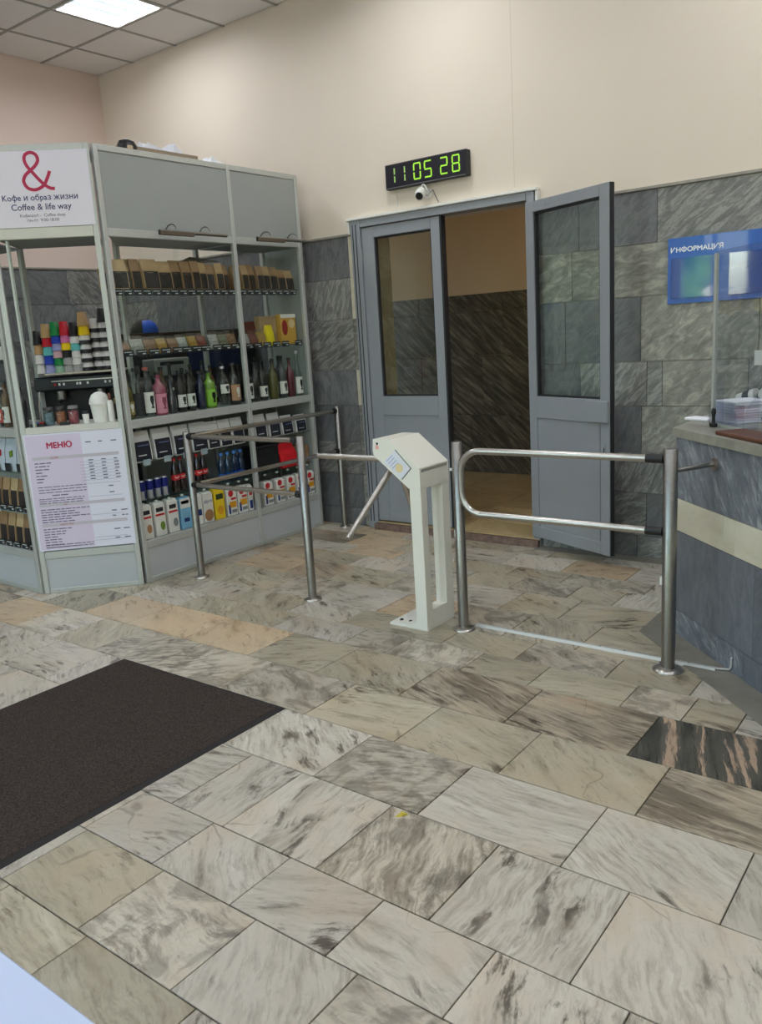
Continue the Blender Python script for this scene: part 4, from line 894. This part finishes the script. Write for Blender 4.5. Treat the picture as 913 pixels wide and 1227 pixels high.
rowA = [(.098, .036, .29, 1, GO, LGO, .1, .4, BLACK, 'dark olive bottle with gold label, leftmost in the wide cabinet', None),
        (.168, .042, .33, 1, GC, LB, .05, .5, BLACK, 'clear bottle with large black label in the wide cabinet', None),
        (.258, .042, .33, 1, GC, LW, .08, .5, col('cap_coral', (190, 100, 86), .5), 'clear bottle with white floral label and coral cap', None),
        (.355, .047, .29, 0, GP, LP, .05, .5, BLACK, 'pink bottle with square pink label in the wide cabinet', None),
        (.454, .034, .26, 2, GT, None, .1, .4, BLACK, 'unlabelled smoky bottle right of the pink bottle', None),
        (.537, .038, .29, 0, GD, LW, .12, .42, BLACK, 'dark bottle with white label and red neck label', LR),
        (.621, .038, .29, 0, GD, LW, .12, .42, BLACK, 'dark bottle with white label and orange neck label', LO),
        (.718, .036, .27, 0, GB, None, .1, .4, BLACK, 'navy bottle left of the lime green bottle', None),
        (.803, .045, .27, 0, GG, LG, .06, .5, BLACK, 'lime green bottle in the wide cabinet', LR),
        (.942, .042, .29, 1, GC, LW, .32, .55, SV, 'clear bottle with cream label next to the tan labelled bottle', None),
        (1.045, .046, .31, 0, GD, LT, .1, .48, BLACK, 'dark bottle with tan label at the right end of the wide cabinet', None)]
for (x, r, h, kd, g, lm, l0, l1, cp, lab, nk) in rowA: bottle(FA, x, .10, 1.10, r, h, kd, g, lm, l0, l1, cp, lab, nk)
rowB = [(.07, .040, .29, 1, GC, LW, .1, .5, BLACK, 'clear bottle with white label half behind the cabinet post', None),
        (.145, .036, .30, 1, GD, None, .1, .4, BLACK, 'unlabelled dark bottle in the narrow cabinet', None),
        (.225, .039, .31, 0, GD, LW, .1, .36, BLACK, 'dark bottle with white label in the narrow cabinet', LW),
        (.345, .040, .30, 1, GO, None, .1, .4, BLACK, 'olive green bottle in the narrow cabinet', None),
        (.445, .041, .33, 0, GT, LW, .1, .4, BLACK, 'smoky bottle with white label and white neck label', LW),
        (.54, .038, .31, 1, GW, None, .1, .4, BLACK, 'wine red bottle in the narrow cabinet', None),
        (.63, .040, .36, 2, GC, LW, .05, .42, SV, 'tall slender clear bottle with white label, rightmost on the shelf', None)]
for (x, r, h, kd, g, lm, l0, l1, cp, lab, nk) in rowB: bottle(FB, x, .10, 1.10, r, h, kd, g, lm, l0, l1, cp, lab, nk)
for i in range(11):
    bottle(FA, .10+.094*i, .215+.02*(i % 2), 1.10, .035, .30+.02*(i % 3), i % 2, (GD, GT, GD, GC, GA)[i % 5], LW if i % 4 == 1 else None, .2, .5, BLACK, '%s bottle from the left in the back row of the wide cabinet' % ORD[i], group='bottles in the back row')
for i in range(6):
    bottle(FB, .09+.095*i, .22+.02*(i % 2), 1.10, .035, .29+.02*(i % 3), i % 2, (GD, GD, GT)[i % 3], None, .2, .5, BLACK, '%s bottle from the left in the back row of the narrow cabinet' % ORD[i], group='bottles in the back row')
# white packs on the lower glass shelf
WP = col('pack_white', (214, 216, 212), .5); PKB = col('pack_black', (28, 32, 44), .5); PKP = col('pack_print', (90, 100, 140), .5)
def pack(fr, x, w, h, label, y=.09):
    parts = [('pouch', me('wpouch|%g%g' % (w, h), bagmesh(w, .06, h), WP)), ('black_label', me('black_label|%g%g' % (w, h), bagwin(w, .06, h, .03, .66, .008), PKB), [('print_line', me('print_line|%g%g' % (w, h), lambda: MB().box(-w*.3, w*.3, -.0385, -.0365, h*.52, h*.56), PKP)), ('print_line', me('print_line2|%g%g' % (w, h), lambda: MB().box(-w*.3, w*.15, -.0375, -.0355, h*.20, h*.23), CHALK))])]
    goods('coffee_pack', label, 'coffee pack', 'white and black coffee packs on the lower glass shelf', fr, x, y, .81, parts)
for i, x in enumerate((.135, .308, .475, .635, .765, .885, 1.01)): pack(FA, x, .145 if i < 4 else .115, .205 if i < 4 else .195, '%s white coffee pack from the left on the wide lower glass shelf' % ORD[i])
for i, (x, h) in enumerate(((.13, .19), (.285, .185), (.43, .15), (.59, .14))): pack(FB, x, .125, h, '%s white coffee pack from the left on the narrow lower glass shelf' % ORD[i])
for i, x in enumerate((.135, .308, .475, .635)):
    goods('price_tag', '%s pale price tag from the left below the wide white packs' % ORD[i], 'price tag', 'pale price tags on the lower shelf', FA, x, .031, .785, [('card', me('card|p', tagmesh(.06), col('tag_pale', (150, 168, 172), .6)))])
# cans, cola, water on the next shelf
CANB = col('can_blue', (24, 36, 120), .3, metal=.3); CANS = col('can_silver', (186, 190, 198), .3, metal=.7)
for i, x in enumerate((.105, .175, .24, .30)):
    goods('energy_drink_can', '%s slim blue and silver drink can from the left' % ORD[i], 'can', 'blue drink cans', FA, x, .09, .55, [('can_body', me('can_body', lambda: MB().lathe([(.022, 0), (.0265, .006), (.0265, .125), (.021, .133)], seg=18), CANS), [('blue_panel', me('blue_panel', lambda: MB().lathe([(.0268, .062), (.0268, .124)], seg=18), CANB)), ('blue_base', me('blue_base', lambda: MB().add([(.0269*math.sin(a), -.0269*math.cos(a), z) for z in (.01, .06) for a in [.1+.14*q for q in range(8)]], [(q, q+1, 9+q, 8+q) for q in range(7)], True), CANB))])])
COLA = bg_('cola', (30, 14, 10)); CRED = col('cola_red', (196, 40, 44), .45); 
for i, (x, y) in enumerate(((.40, .09), (.463, .10), (.55, .10), (.605, .09), (.665, .095))):
    goods('cola_bottle', '%s cola bottle with red label from the left' % ORD[i], 'bottle', 'cola bottles on the lower shelf', FA, x, y, .55, [('body', me('body|cola', lambda: MB().lathe([(.026, 0), (.03, .01), (.03, .06), (.027, .09), (.03, .125), (.027, .16), (.012, .205), (.011, .225)], seg=16), COLA)), ('label_band', me('label_band|cola', lambda: MB().lathe([(.0285, .088), (.0295, .105), (.0306, .125)], seg=16), CRED), [('script_mark', me('script_mark', lambda: MB().add([(.031*math.sin(a), -.031*math.cos(a), z+.004*math.sin(a*6)) for z in (.104, .110) for a in [-.7+.2*q for q in range(8)]], [(q, q+1, 9+q, 8+q) for q in range(7)], True), WP))]), ('cap', me('cap|cola', lambda: MB().lathe([(.0135, .222), (.0135, .24), (.012, .242)], seg=14), CRED))])
WATER = glass('water_blue', (160, 206, 244), 2.0, .05, dens=.97); WLB = col('water_label', (62, 124, 196), .5)
for i, x in enumerate((.835, .90, .965, 1.03, 1.085)):
    goods('water_bottle', '%s blue water bottle from the left in the wide cabinet' % ORD[i], 'bottle', 'blue water bottles', FA, min(x, 1.05) if i < 4 else 1.052, .09 if i < 4 else .165, .55, [('body', me('body|water', lambda: MB().lathe([(.026, 0), (.031, .008), (.031, .05), (.027, .07), (.031, .09), (.031, .13), (.013, .175), (.012, .195)], seg=16), WATER)), ('label_band', me('label_band|w', lambda: MB().lathe([(.0305, .015), (.0315, .048)], seg=16), WLB)), ('cap', me('cap|w', lambda: MB().lathe([(.0145, .19), (.0145, .207), (.012, .21)], seg=14), WLB))])
goods('storage_box', 'black box on the narrow cabinet lower shelf', 'box', None, FB, .19, .12, .55, [('body', me('body|bb', lambda: MB().box(-.14, .10, -.07, .09, 0, .19, .006), BLACK)), ('lid', me('lid|bb', lambda: MB().box(-.143, .103, -.073, .093, .19, .205, .004), BLACK))])
goods('gift_bag', 'bright red bag between the black box and kraft box', 'bag', None, FB, .40, .11, .55, [('pouch', me('pouch|red', bagmesh(.19, .13, .19), col('bright_red', (206, 24, 34), .45)))])
goods('paper_box', 'small kraft box at the right end of the lower shelf', 'box', None, FB, .60, .12, .55, [('carton', me('carton|k3', lambda: MB().box(-.06, .06, -.05, .05, 0, .14, .003), KRAFT[1]))])
# cartons on the base
def carton(fr, x, w, h, body, art, label, y=.075):
    parts = [('carton_body', me('carton_body|%g%g' % (w, h), lambda: MB().box(-w/2, w/2, -.032, .032, 0, h-.012, .003).prism_xz([(-w/2+.003, h-.014), (w/2-.003, h-.014), (w/2-.006, h), (-w/2+.006, h)], -.02, .03), body), [])]
    for nm, (x0, x1, z0, z1), m in art: parts[0][2].append((nm, me('%s|%g%g%g%g%g%g' % (nm, w, h, x0, x1, z0, z1), (lambda: MB().prism_xz([((x0+x1)/2*w+(x1-x0)/2*w*math.cos(a_*math.pi/8), (z0+z1)/2*h+(z1-z0)/2*h*math.sin(a_*math.pi/8)) for a_ in range(16)], -.0332, -.0315)) if nm in ('red_flower', 'picture', 'orange_picture') else (lambda: MB().box(x0*w, x1*w, -.0332, -.0315, z0*h, z1*h)), m)))
    parts.append(('cap', me('cap|ct', lambda: MB().lathe([(.012, 0), (.012, .012), (.010, .013)], (0, 0, h-.002), 12), WP)))
    goods('drink_carton', label, 'carton', 'drink cartons on the kiosk base', fr, x, y, .285, parts)
def disc(nm, cx, cz, r, m): return (nm, (cx-r, cx+r, cz-r*.45, cz+r*.45), m)
CW = col('carton_white', (222, 222, 214), .45); CRB = col('carton_red', (190, 36, 44), .45); CBK = col('carton_black', (40, 40, 40), .45); CGN = col('carton_green', (110, 140, 50), .45); CBR = col('carton_almond', (170, 128, 86), .45); CGY = col('carton_coconut', (128, 134, 134), .45); CLB = col('carton_light_blue', (126, 182, 214), .45); CNV = col('carton_navy', (32, 54, 120), .45); CYL = col('carton_yellow', (232, 200, 30), .45); CYD = col('carton_orange', (226, 160, 30), .45); CDG = col('carton_dark_green', (44, 62, 24), .45)
tw = .088
for x, c1, lab in ((.088, CBR, 'white carton with red band and almond picture, leftmost on the base'), (.200, CGN, 'white carton with red band and green nut picture'), (.312, CGY, 'white carton with red band and coconut picture')):
    carton(FA, x, tw, .235, CW, [('black_title', (-.36, .3, .72, .84), CBK), ('red_band', (-.46, .4, .60, .66), CRB), ('picture', (-.1, .36, .16, .42), c1)], lab)
carton(FA, .424, .094, .225, CLB, [('white_top', (-.5, .5, .66, .98), CW), ('navy_title', (-.4, .3, .80, .90), CNV), ('blue_mark', (-.25, .25, .22, .34), CNV)], 'light blue and white milk carton on the kiosk base')
carton(FA, .545, .06, .225, CW, [('navy_title', (-.4, .3, .3, .5), CNV)], 'narrow white carton behind the railing post')
carton(FA, .630, .092, .225, CW, [('picture', (-.45, .45, .04, .42), CBR)], 'white carton with brown nuts picture and blue lettering')
text('lettering', 'alpro', [o for o in COL.objects if o.name.startswith('drink_carton')][-1], CNV, -.040, .145, width=.078, y=-.0326)
carton(FA, .740, .094, .225, CYL, [('green_title', (-.36, .36, .66, .84), CDG), ('orange_picture', (-.25, .3, .15, .45), CYD)], 'yellow juice carton with dark green lettering')
FRU = [('red_flower', (-.36, .16, .70, .95), CRB), ('red_title', (-.1, .42, .58, .66), CRB), ('cream_picture', (-.3, .4, .30, .52), CYD), ('navy_bottle', (-.42, -.22, .08, .42), CNV), ('lilac_print', (-.1, .42, .10, .22), CGY)]
for i, x in enumerate((.862, .972)): carton(FA, x, .094, .205, CW, FRU, '%s white carton with red flower print in the wide cabinet' % ('left', 'right')[i])
carton(FA, 1.055, .05, .20, CW, [('red_title', (-.3, .3, .6, .9), CRB), ('navy_bottle', (-.3, .3, .08, .4), CNV)], 'narrow white carton next to the middle cabinet post')
for i, x in enumerate((.135, .270, .395, .51, .625)): carton(FB, x, .094, .19, CW, FRU, '%s white carton with red flower print from the left, narrow cabinet' % ORD[i])

# left cabinet goods (only its right end is in view)
for i in range(4):
    goods('snack_bag', '%s pale snack bag from the right in the left edge cabinet' % ORD[i], 'snack bag', 'pale snack bags', FL, 1.105-.145*i, .09, .81, [('pouch', me('pouch|pale', bagmesh(.135, .06, .215), col('pale_blue_bag', (196, 206, 216), .5)), [('print_mark', me('print_mark|%d' % (i % 2), lambda: MB().prism_xz([(.0, .09), (.03, .10), (.035, .14), (.0, .13)], -.0345, -.027), (CRB, CGN)[i % 2]))]), ('tag_card', me('card|l', lambda: MB().box(-.05, .02, -.05, -.047, 0, .055, .001), TAGM))])
def lbags(z, h, where):
    for i in range(6):
        w = .095; parts = [('pouch', me('pouch|%g%g%g' % (w, h, .06), bagmesh(w, .06, h), KRAFT[i % 3])), ('coffee_window', me('coffee_window|%g%g%g' % (w, h, .06), bagwin(w, .06, h, .03, .60, .006), BEANS))]
        goods('coffee_bag', '%s kraft coffee bag from the right on the %s' % (ORD[i], where), 'coffee bag', 'kraft coffee bags in the left edge cabinet', FL, 1.115-.105*i, .10, z, parts, random.uniform(-.06, .06))
lbags(.55, .20, "left edge cabinet's lower shelf"); lbags(.285, .22, "left edge cabinet's base")
tags(FL, [1.13-.10*i for i in range(5)], .585, .08, "left edge cabinet's lower shelf"); tags(FL, [1.13-.10*i for i in range(6)], .330, .08, "left edge cabinet's base")
for i in range(6):
    bottle(FL, 1.125-.088*i, .10+.02*(i % 2), 1.10, .034, .26+.02*(i % 3), i % 2, (GT, GC, GA, GD, GC, GD)[i], (LW, LO, LW, LR, LW, LT)[i], .1, .45, (BLACK, SV)[i % 2], '%s bottle from the right in the left edge cabinet' % ORD[i], group='bottles in the left edge cabinet')
for i in range(3):
    bottle(FL, 1.10-.1*i, .09, 1.515, .034, .24, 0, (GC, GT, GC)[i], LW, .1, .45, SV, '%s bottle from the right on the middle shelf, left edge cabinet' % ORD[i], group='bottles in the left edge cabinet')

# service hatch: goods on the counter board
def dput(name, label, cat, x, y, z, parts, group=None, rz=0): return goods(name, label, cat, group, FD, x, y, z, parts, rz)
dput('swing_bin', 'small white counter bin with rounded dome lid', 'bin', .49, .115, 1.102, [('bin_body', me('bin_body', lambda: MB().lathe([(.05, 0), (.062, .115), (.064, .12)], seg=24), WHITE)), ('dome_lid', me('dome_lid', lambda: MB().lathe([(.067, .118), (.067, .128), (.062, .15), (.047, .178), (.022, .193), (.001, .197)], seg=24), WHITE))])
dput('pump_bottle', 'narrow white bottle with brown top right of the bin', 'bottle', .565, .065, 1.102, [('bottle_body', me('bottle_body|pb', lambda: MB().lathe([(.018, 0), (.02, .006), (.02, .125), (.012, .14)], seg=16), WHITE)), ('stopper', me('stopper', lambda: MB().lathe([(.009, .138), (.011, .17), (.006, .185)], seg=10), col('brown_stopper', (110, 62, 46), .5)))])
JG = glass('jar_glass', (246, 248, 246), 1.6, .04, dens=.97)
for i, (x, y, c_, lc, lab) in enumerate(((.165, .10, (92, 120, 130), (60, 58, 60), 'teal filled glass jar, leftmost of the jars on the hatch counter'), (.235, .12, (156, 96, 66), (46, 40, 38), 'brown filled glass jar with dark lid on the hatch counter'), (.315, .12, (150, 74, 84), (120, 116, 112), 'glass jar of pink and white sachets on the hatch counter'))):
    mm = col('jar_fill_%d' % i, c_, .6, noise=.5, nscale=50); lm = col('jar_lid_%d' % i, lc, .4)
    dput('glass_jar', lab, 'jar', x, y, 1.102, [('filling', me('filling', lambda: MB().lathe([(.03, .004), (.031, .085)], seg=16), mm)), ('jar', me('jar', lambda: MB().lathe([(.031, 0), (.034, .006), (.034, .092), (.028, .1)], seg=18), JG)), ('lid', me('lid|jar', lambda: MB().lathe([(.032, .098), (.032, .115), (.029, .118)], seg=18), lm))], 'jars on the hatch counter')
dput('sugar_pot', 'tiny white pot with dark rim between jars and bin', 'pot', .395, .10, 1.102, [('pot', me('pot', lambda: MB().lathe([(.018, 0), (.022, .05), (.022, .06)], seg=14), WHITE)), ('rim', me('rim', lambda: MB().lathe([(.0225, .06), (.0225, .078), (.018, .08)], seg=14), BLACK))])
dput('sachet_tray', 'low dark tray of coloured sachets on the hatch counter', 'tray', .105, .075, 1.102, [('tray', me('tray|s', lambda: MB().box(-.05, .04, -.03, .02, 0, .018, .004), BLACK)), ('sachet', me('sachet|1', lambda: MB().box(-.04, .0, -.02, .01, .018, .03, .003), col('sachet_blue', (70, 120, 180), .5))), ('sachet', me('sachet|2', lambda: MB().box(.002, .035, -.02, .01, .018, .027, .003), col('sachet_red', (170, 50, 50), .5)))])
tag(MB().box(-.03, .03, -.01, .01, 0, .022, .002).build('card_holder', BLACK, None, (*FD.w(.27, .05), 1.102), FD.rz), 'small black card holder at the front of the hatch counter', 'card holder')

# back counter, espresso machine and cups inside the kiosk
WOOD = col('dark_brown_wood', (58, 40, 32), .5, noise=.25, nscale=8); DARK = col('dark_cabinet', (38, 40, 46), .5)
bcab = thing('back_counter', 'dark storage counter with brown top ledge behind the bottle shelves', 'counter', (-5.46, 4.38, 0))
MB().box(-.16, .16, -.62, .80, 0, 1.60, .004).build('carcass', DARK, bcab); MB().box(-.18, .18, -.64, .81, 1.60, 1.665, .004).build('top_ledge', WOOD, bcab)
for y in (-.60, -.12, .36): MB().box(.16, .172, y, y+.45, .1, 1.2, .003).build('door_panel', col('cabinet_door', (48, 50, 58), .5), bcab)
MB().box(.16, .17, .05, .60, 1.36, 1.52).build('blue_panel', col('navy_panel', (30, 46, 86), .5), bcab)
pr = thing('receipt_printer', 'grey receipt printer with dark slot behind the bottles', 'printer', (-5.17, 4.10, 0), R(90))
MB().box(-.2, .2, -.08, .09, 0, 1.34, .004).build('stand', DARK, pr); MB().box(-.16, .17, -.075, .08, 1.34, 1.47, .008).build('casing', col('printer_grey', (150, 152, 148), .5), pr); MB().box(-.11, .11, -.078, -.07, 1.42, 1.445).build('slot', BLACK, pr)
cap = thing('baseball_cap', 'black cap with a bright blue side on the back counter', 'cap', (-5.42, 4.13, 1.665), R(5))
MB().lathe([(.10, 0), (.10, .03), (.085, .07), (.05, .10), (.001, .112)], seg=20, sx=1.1).build('crown', BLACK, cap)
MB().add([(-.10*math.cos(a)*1.1-.0, -.10*math.sin(a), .004) for a in [math.pi*q/10-math.pi/2+math.pi/2 for q in range(11)]]+[(-.16*math.cos(a), -.2*math.sin(a), -.0+.002) for a in [math.pi*q/10 for q in range(11)]], [(q, q+1, 12+q, 11+q) for q in range(10)]).build('brim', BLACK, cap)
MB().add([(1.13*.102*math.cos(a)*k_, .102*math.sin(a)*k_, z) for z, k_ in ((0, 1), (.03, 1), (.07, .86), (.098, .54)) for a in [-.9+.2*q for q in range(9)]], [(r_*9+q, r_*9+q+1, r_*9+10+q, r_*9+9+q) for r_ in range(3) for q in range(8)], True).build('blue_patch', col('cap_blue', (26, 96, 226), .5), cap)
em = thing('espresso_machine', 'dark espresso machine with steel cup tray inside the service hatch', 'coffee machine', (*FD.w(.30, .50), 0), FD.rz)
MB().box(-.33, .33, .0, .36, 0, .93, .004).build('stand_cabinet', DARK, em)
MB().box(-.30, .30, .05, .34, .93, 1.03, .01).build('drip_base', col('machine_steel', (120, 122, 126), .35, metal=.8), em)
MB().box(-.30, .30, .17, .34, 1.03, 1.34, .008).build('body', BLACK, em)
MB().box(-.31, .31, .02, .35, 1.30, 1.40, .012).build('head', col('machine_dark', (48, 50, 54), .3, metal=.5), em)
MB().box(-.225, .31, -.005, .35, 1.412, 1.424, .003).build('cup_tray', col('tray_cream', (206, 198, 180), .35), em)
MB().box(-.19, .3, .012, .02, 1.365, 1.372).build('trim_line', STEEL, em)
for x, m_ in ((-.17, CRB), (-.14, WP), (-.11, WP), (-.02, WP), (.0, WP), (.05, WP), (.17, WP), (.20, WP), (.24, WP)): MB().box(x-.006, x+.006, .012, .021, 1.338, 1.354).build('button', m_, em)
for x in (-.15, .12):
    MB().lathe([(.035, 0), (.035, .06)], (x, .09, 1.24), 16).build('brew_group', STEELD, em); MB().tube([(x, .09, 1.235), (x, -.06, 1.225)], .012, 10).build('portafilter_handle', BLACK, em)
MB().tube([(-.28, .04, 1.32), (-.29, -.01, 1.2), (-.285, -.02, 1.08)], .006, 8).build('steam_wand', STEEL, em)
# cups: each stack from the top down
PC = {'black': (26, 26, 28), 'tan': (190, 152, 104), 'white': (226, 222, 218), 'red': (206, 32, 48), 'teal': (104, 194, 194), 'blue': (24, 64, 178), 'lavender': (160, 164, 214), 'green': (22, 140, 70), 'pink': (218, 116, 168), 'pale pink': (216, 176, 184), 'pale green': (150, 190, 164), 'yellow': (244, 206, 10), 'grey': (168, 168, 164)}
STK = [['black', 'tan', 'white', 'white'], ['tan', 'red', 'teal', 'blue', 'lavender'], ['green', 'blue', 'lavender', 'pale pink', 'green', 'pale green'], ['red', 'pink', 'yellow', 'black', 'grey', 'grey'], ['black', 'white', 'teal', 'white', 'white', 'grey'],
       ['tan', 'yellow', 'bw', 'bw', 'bw', 'bw'], ['bw', 'bw', 'bw', 'bw', 'bw'], ['black', 'bw', 'bw', 'bw', 'bw', 'bw']]
TOPZ = [1.722, 1.765, 1.775, 1.775, 1.765, 1.83, 1.785, 1.85]; XS = [.030, .098, .160, .222, .285, .352, .417, .480]
ZB = 1.424
for i, st_ in enumerate(STK):
    n = len(st_); tp_ = TOPZ[i]-.004; step = (tp_-ZB-.095)/(n-1) if n > 1 else 0
    for j, cname in enumerate(st_):
        z = ZB+step*(n-1-j)+(.0)
        band = cname == 'bw'; base = 'white' if band else cname
        cm = col('cup_'+base.replace(' ', '_'), PC[base], .5)
        k1 = 1.0 if i < 5 else 1.12
        parts = [('cup_wall', me('cup_wall|%g' % k1, lambda: MB().lathe([(.036*k1, 0), (.0375*k1, .002), (.0375*k1, .005), (.0355*k1, .007), (.026*k1, .095), (.024*k1, .095), (.024*k1, .092), (.001, .092)], seg=18), cm))]
        if band: parts.append(('black_band', me('black_band|%g' % k1, lambda: MB().lathe([(.0382*k1, .0), (.0384*k1, .006), (.0352*k1, .027)], seg=18), col('cup_black', PC['black'], .5))))
        dput('paper_cup', '%s paper cup, %s from top, %s stack from the left' % ('black-banded white' if band else cname, ORD[j], ORD[i]), 'cup', XS[i], .60+(.05 if i in (6, 7) else 0), z, parts, 'paper cups stacked on the espresso machine')
# on the kiosk roof
RT = KH-.003
ct = thing('cardboard_tray', 'flat cardboard tray with crumpled plastic on the kiosk roof', 'tray', (*FA.w(.58, .20), RT), FA.rz)
MB().box(-.30, .32, -.12, .12, 0, .006).box(-.30, .32, -.12, -.114, .006, .045).box(-.30, .32, .114, .12, .006, .045).box(-.30, -.294, -.114, .114, .006, .045).box(.314, .32, -.114, .114, .006, .045).build('tray', col('cardboard', (150, 134, 112), .8, noise=.1, nscale=12), ct)
def crumple(sx, sy, sz, seed, n=9):
    r = random.Random(seed); m = MB(); vs = []
    for i in range(n):
        for j in range(5):
            e = (i in (0, n-1)) or j in (0, 4)
            vs.append(((i/(n-1)-.5)*sx+r.uniform(-.01, .01), (j/4-.5)*sy+r.uniform(-.01, .01), 0 if e else sz*r.uniform(.35, 1)))
    k = len(vs); vs += [(x, y, 0) for x, y, z in vs]
    fs = [(i*5+j, (i+1)*5+j, (i+1)*5+j+1, i*5+j+1) for i in range(n-1) for j in range(4)]; fs += [tuple(k+q for q in f[::-1]) for f in fs]
    return m.add(vs, fs)
PLS = col('thin_white_plastic', (226, 228, 236), .35)
o = crumple(.42, .18, .12, 4).build('plastic_wrap', PLS, None, (*FA.w(.66, .20), RT+.007), FA.rz); tag(o, 'crumpled white plastic wrap in the cardboard tray', 'plastic wrap')
hs_ = thing('headset', 'black rounded object at the left end of the cardboard tray', 'object', (*FA.w(.30, .06), RT), FA.rz)
MB().lathe([(.055, 0), (.06, .03), (.045, .06), (.001, .075)], seg=16, sx=1.2, sy=.7).build('shell', BLACK, hs_); MB().box(-.03, .01, -.048, -.03, .0, .028, .004).build('pale_insert', col('pale_insert', (200, 180, 150), .6), hs_)
o = crumple(.16, .14, .075, 9, 6).build('plastic_bag', PLS, None, (*FA.w(1.07, .12), RT), FA.rz); tag(o, 'crumpled white plastic bag alone on the kiosk roof', 'plastic bag')
tag(crumple(.03, .012, .012, 2, 4).build('leaf_scrap', col('yellow_scrap', (206, 186, 70), .6), None, (-1.50, 1.94, .0), .6), 'small yellow scrap lying on the floor tiles', 'scrap')

# ------------------------------------------------------------------ outside the windows: lawn and trees that the blue board mirrors
struct(MB().box(-26, 22, -40, YF-.31, -.4, -.3).build('ground', col('outdoor_paving', (172, 168, 158), .9, noise=.1, nscale=2)))
LEAF = col('tree_leaves', (86, 124, 52), .8, noise=.5, nscale=3)
for n_, (x, y, s) in enumerate(((-8.5, -12, .9), (-2.2, -17, 1.15), (3.4, -13, .95))):
    t = thing('tree', ('leafy green tree outside the left windows', 'leafy green tree outside the middle windows', 'leafy green tree outside the right windows')[n_], 'tree', (x, y, -.3), 0)
    MB().lathe([(.22*s, 0), (.16*s, 1.6*s), (.1*s, 2.6*s)], seg=10).build('trunk', col('bark', (84, 66, 50), .9), t)
    bm = bmesh.new(); bmesh.ops.create_icosphere(bm, subdivisions=4, radius=1.0); r = random.Random(n_)
    for v in bm.verts:
        k_ = 1+.28*math.sin(5*v.co.x+n_)*math.sin(4.3*v.co.y+1)*math.cos(4.7*v.co.z)+r.uniform(-.08, .08); v.co = Vector((v.co.x*2.2*s*k_, v.co.y*2.2*s*k_, v.co.z*1.9*s*k_+3.4*s))
    mm = bpy.data.meshes.new('crown'); bm.to_mesh(mm); bm.free(); mm.materials.append(LEAF); put('crown', mm, t)
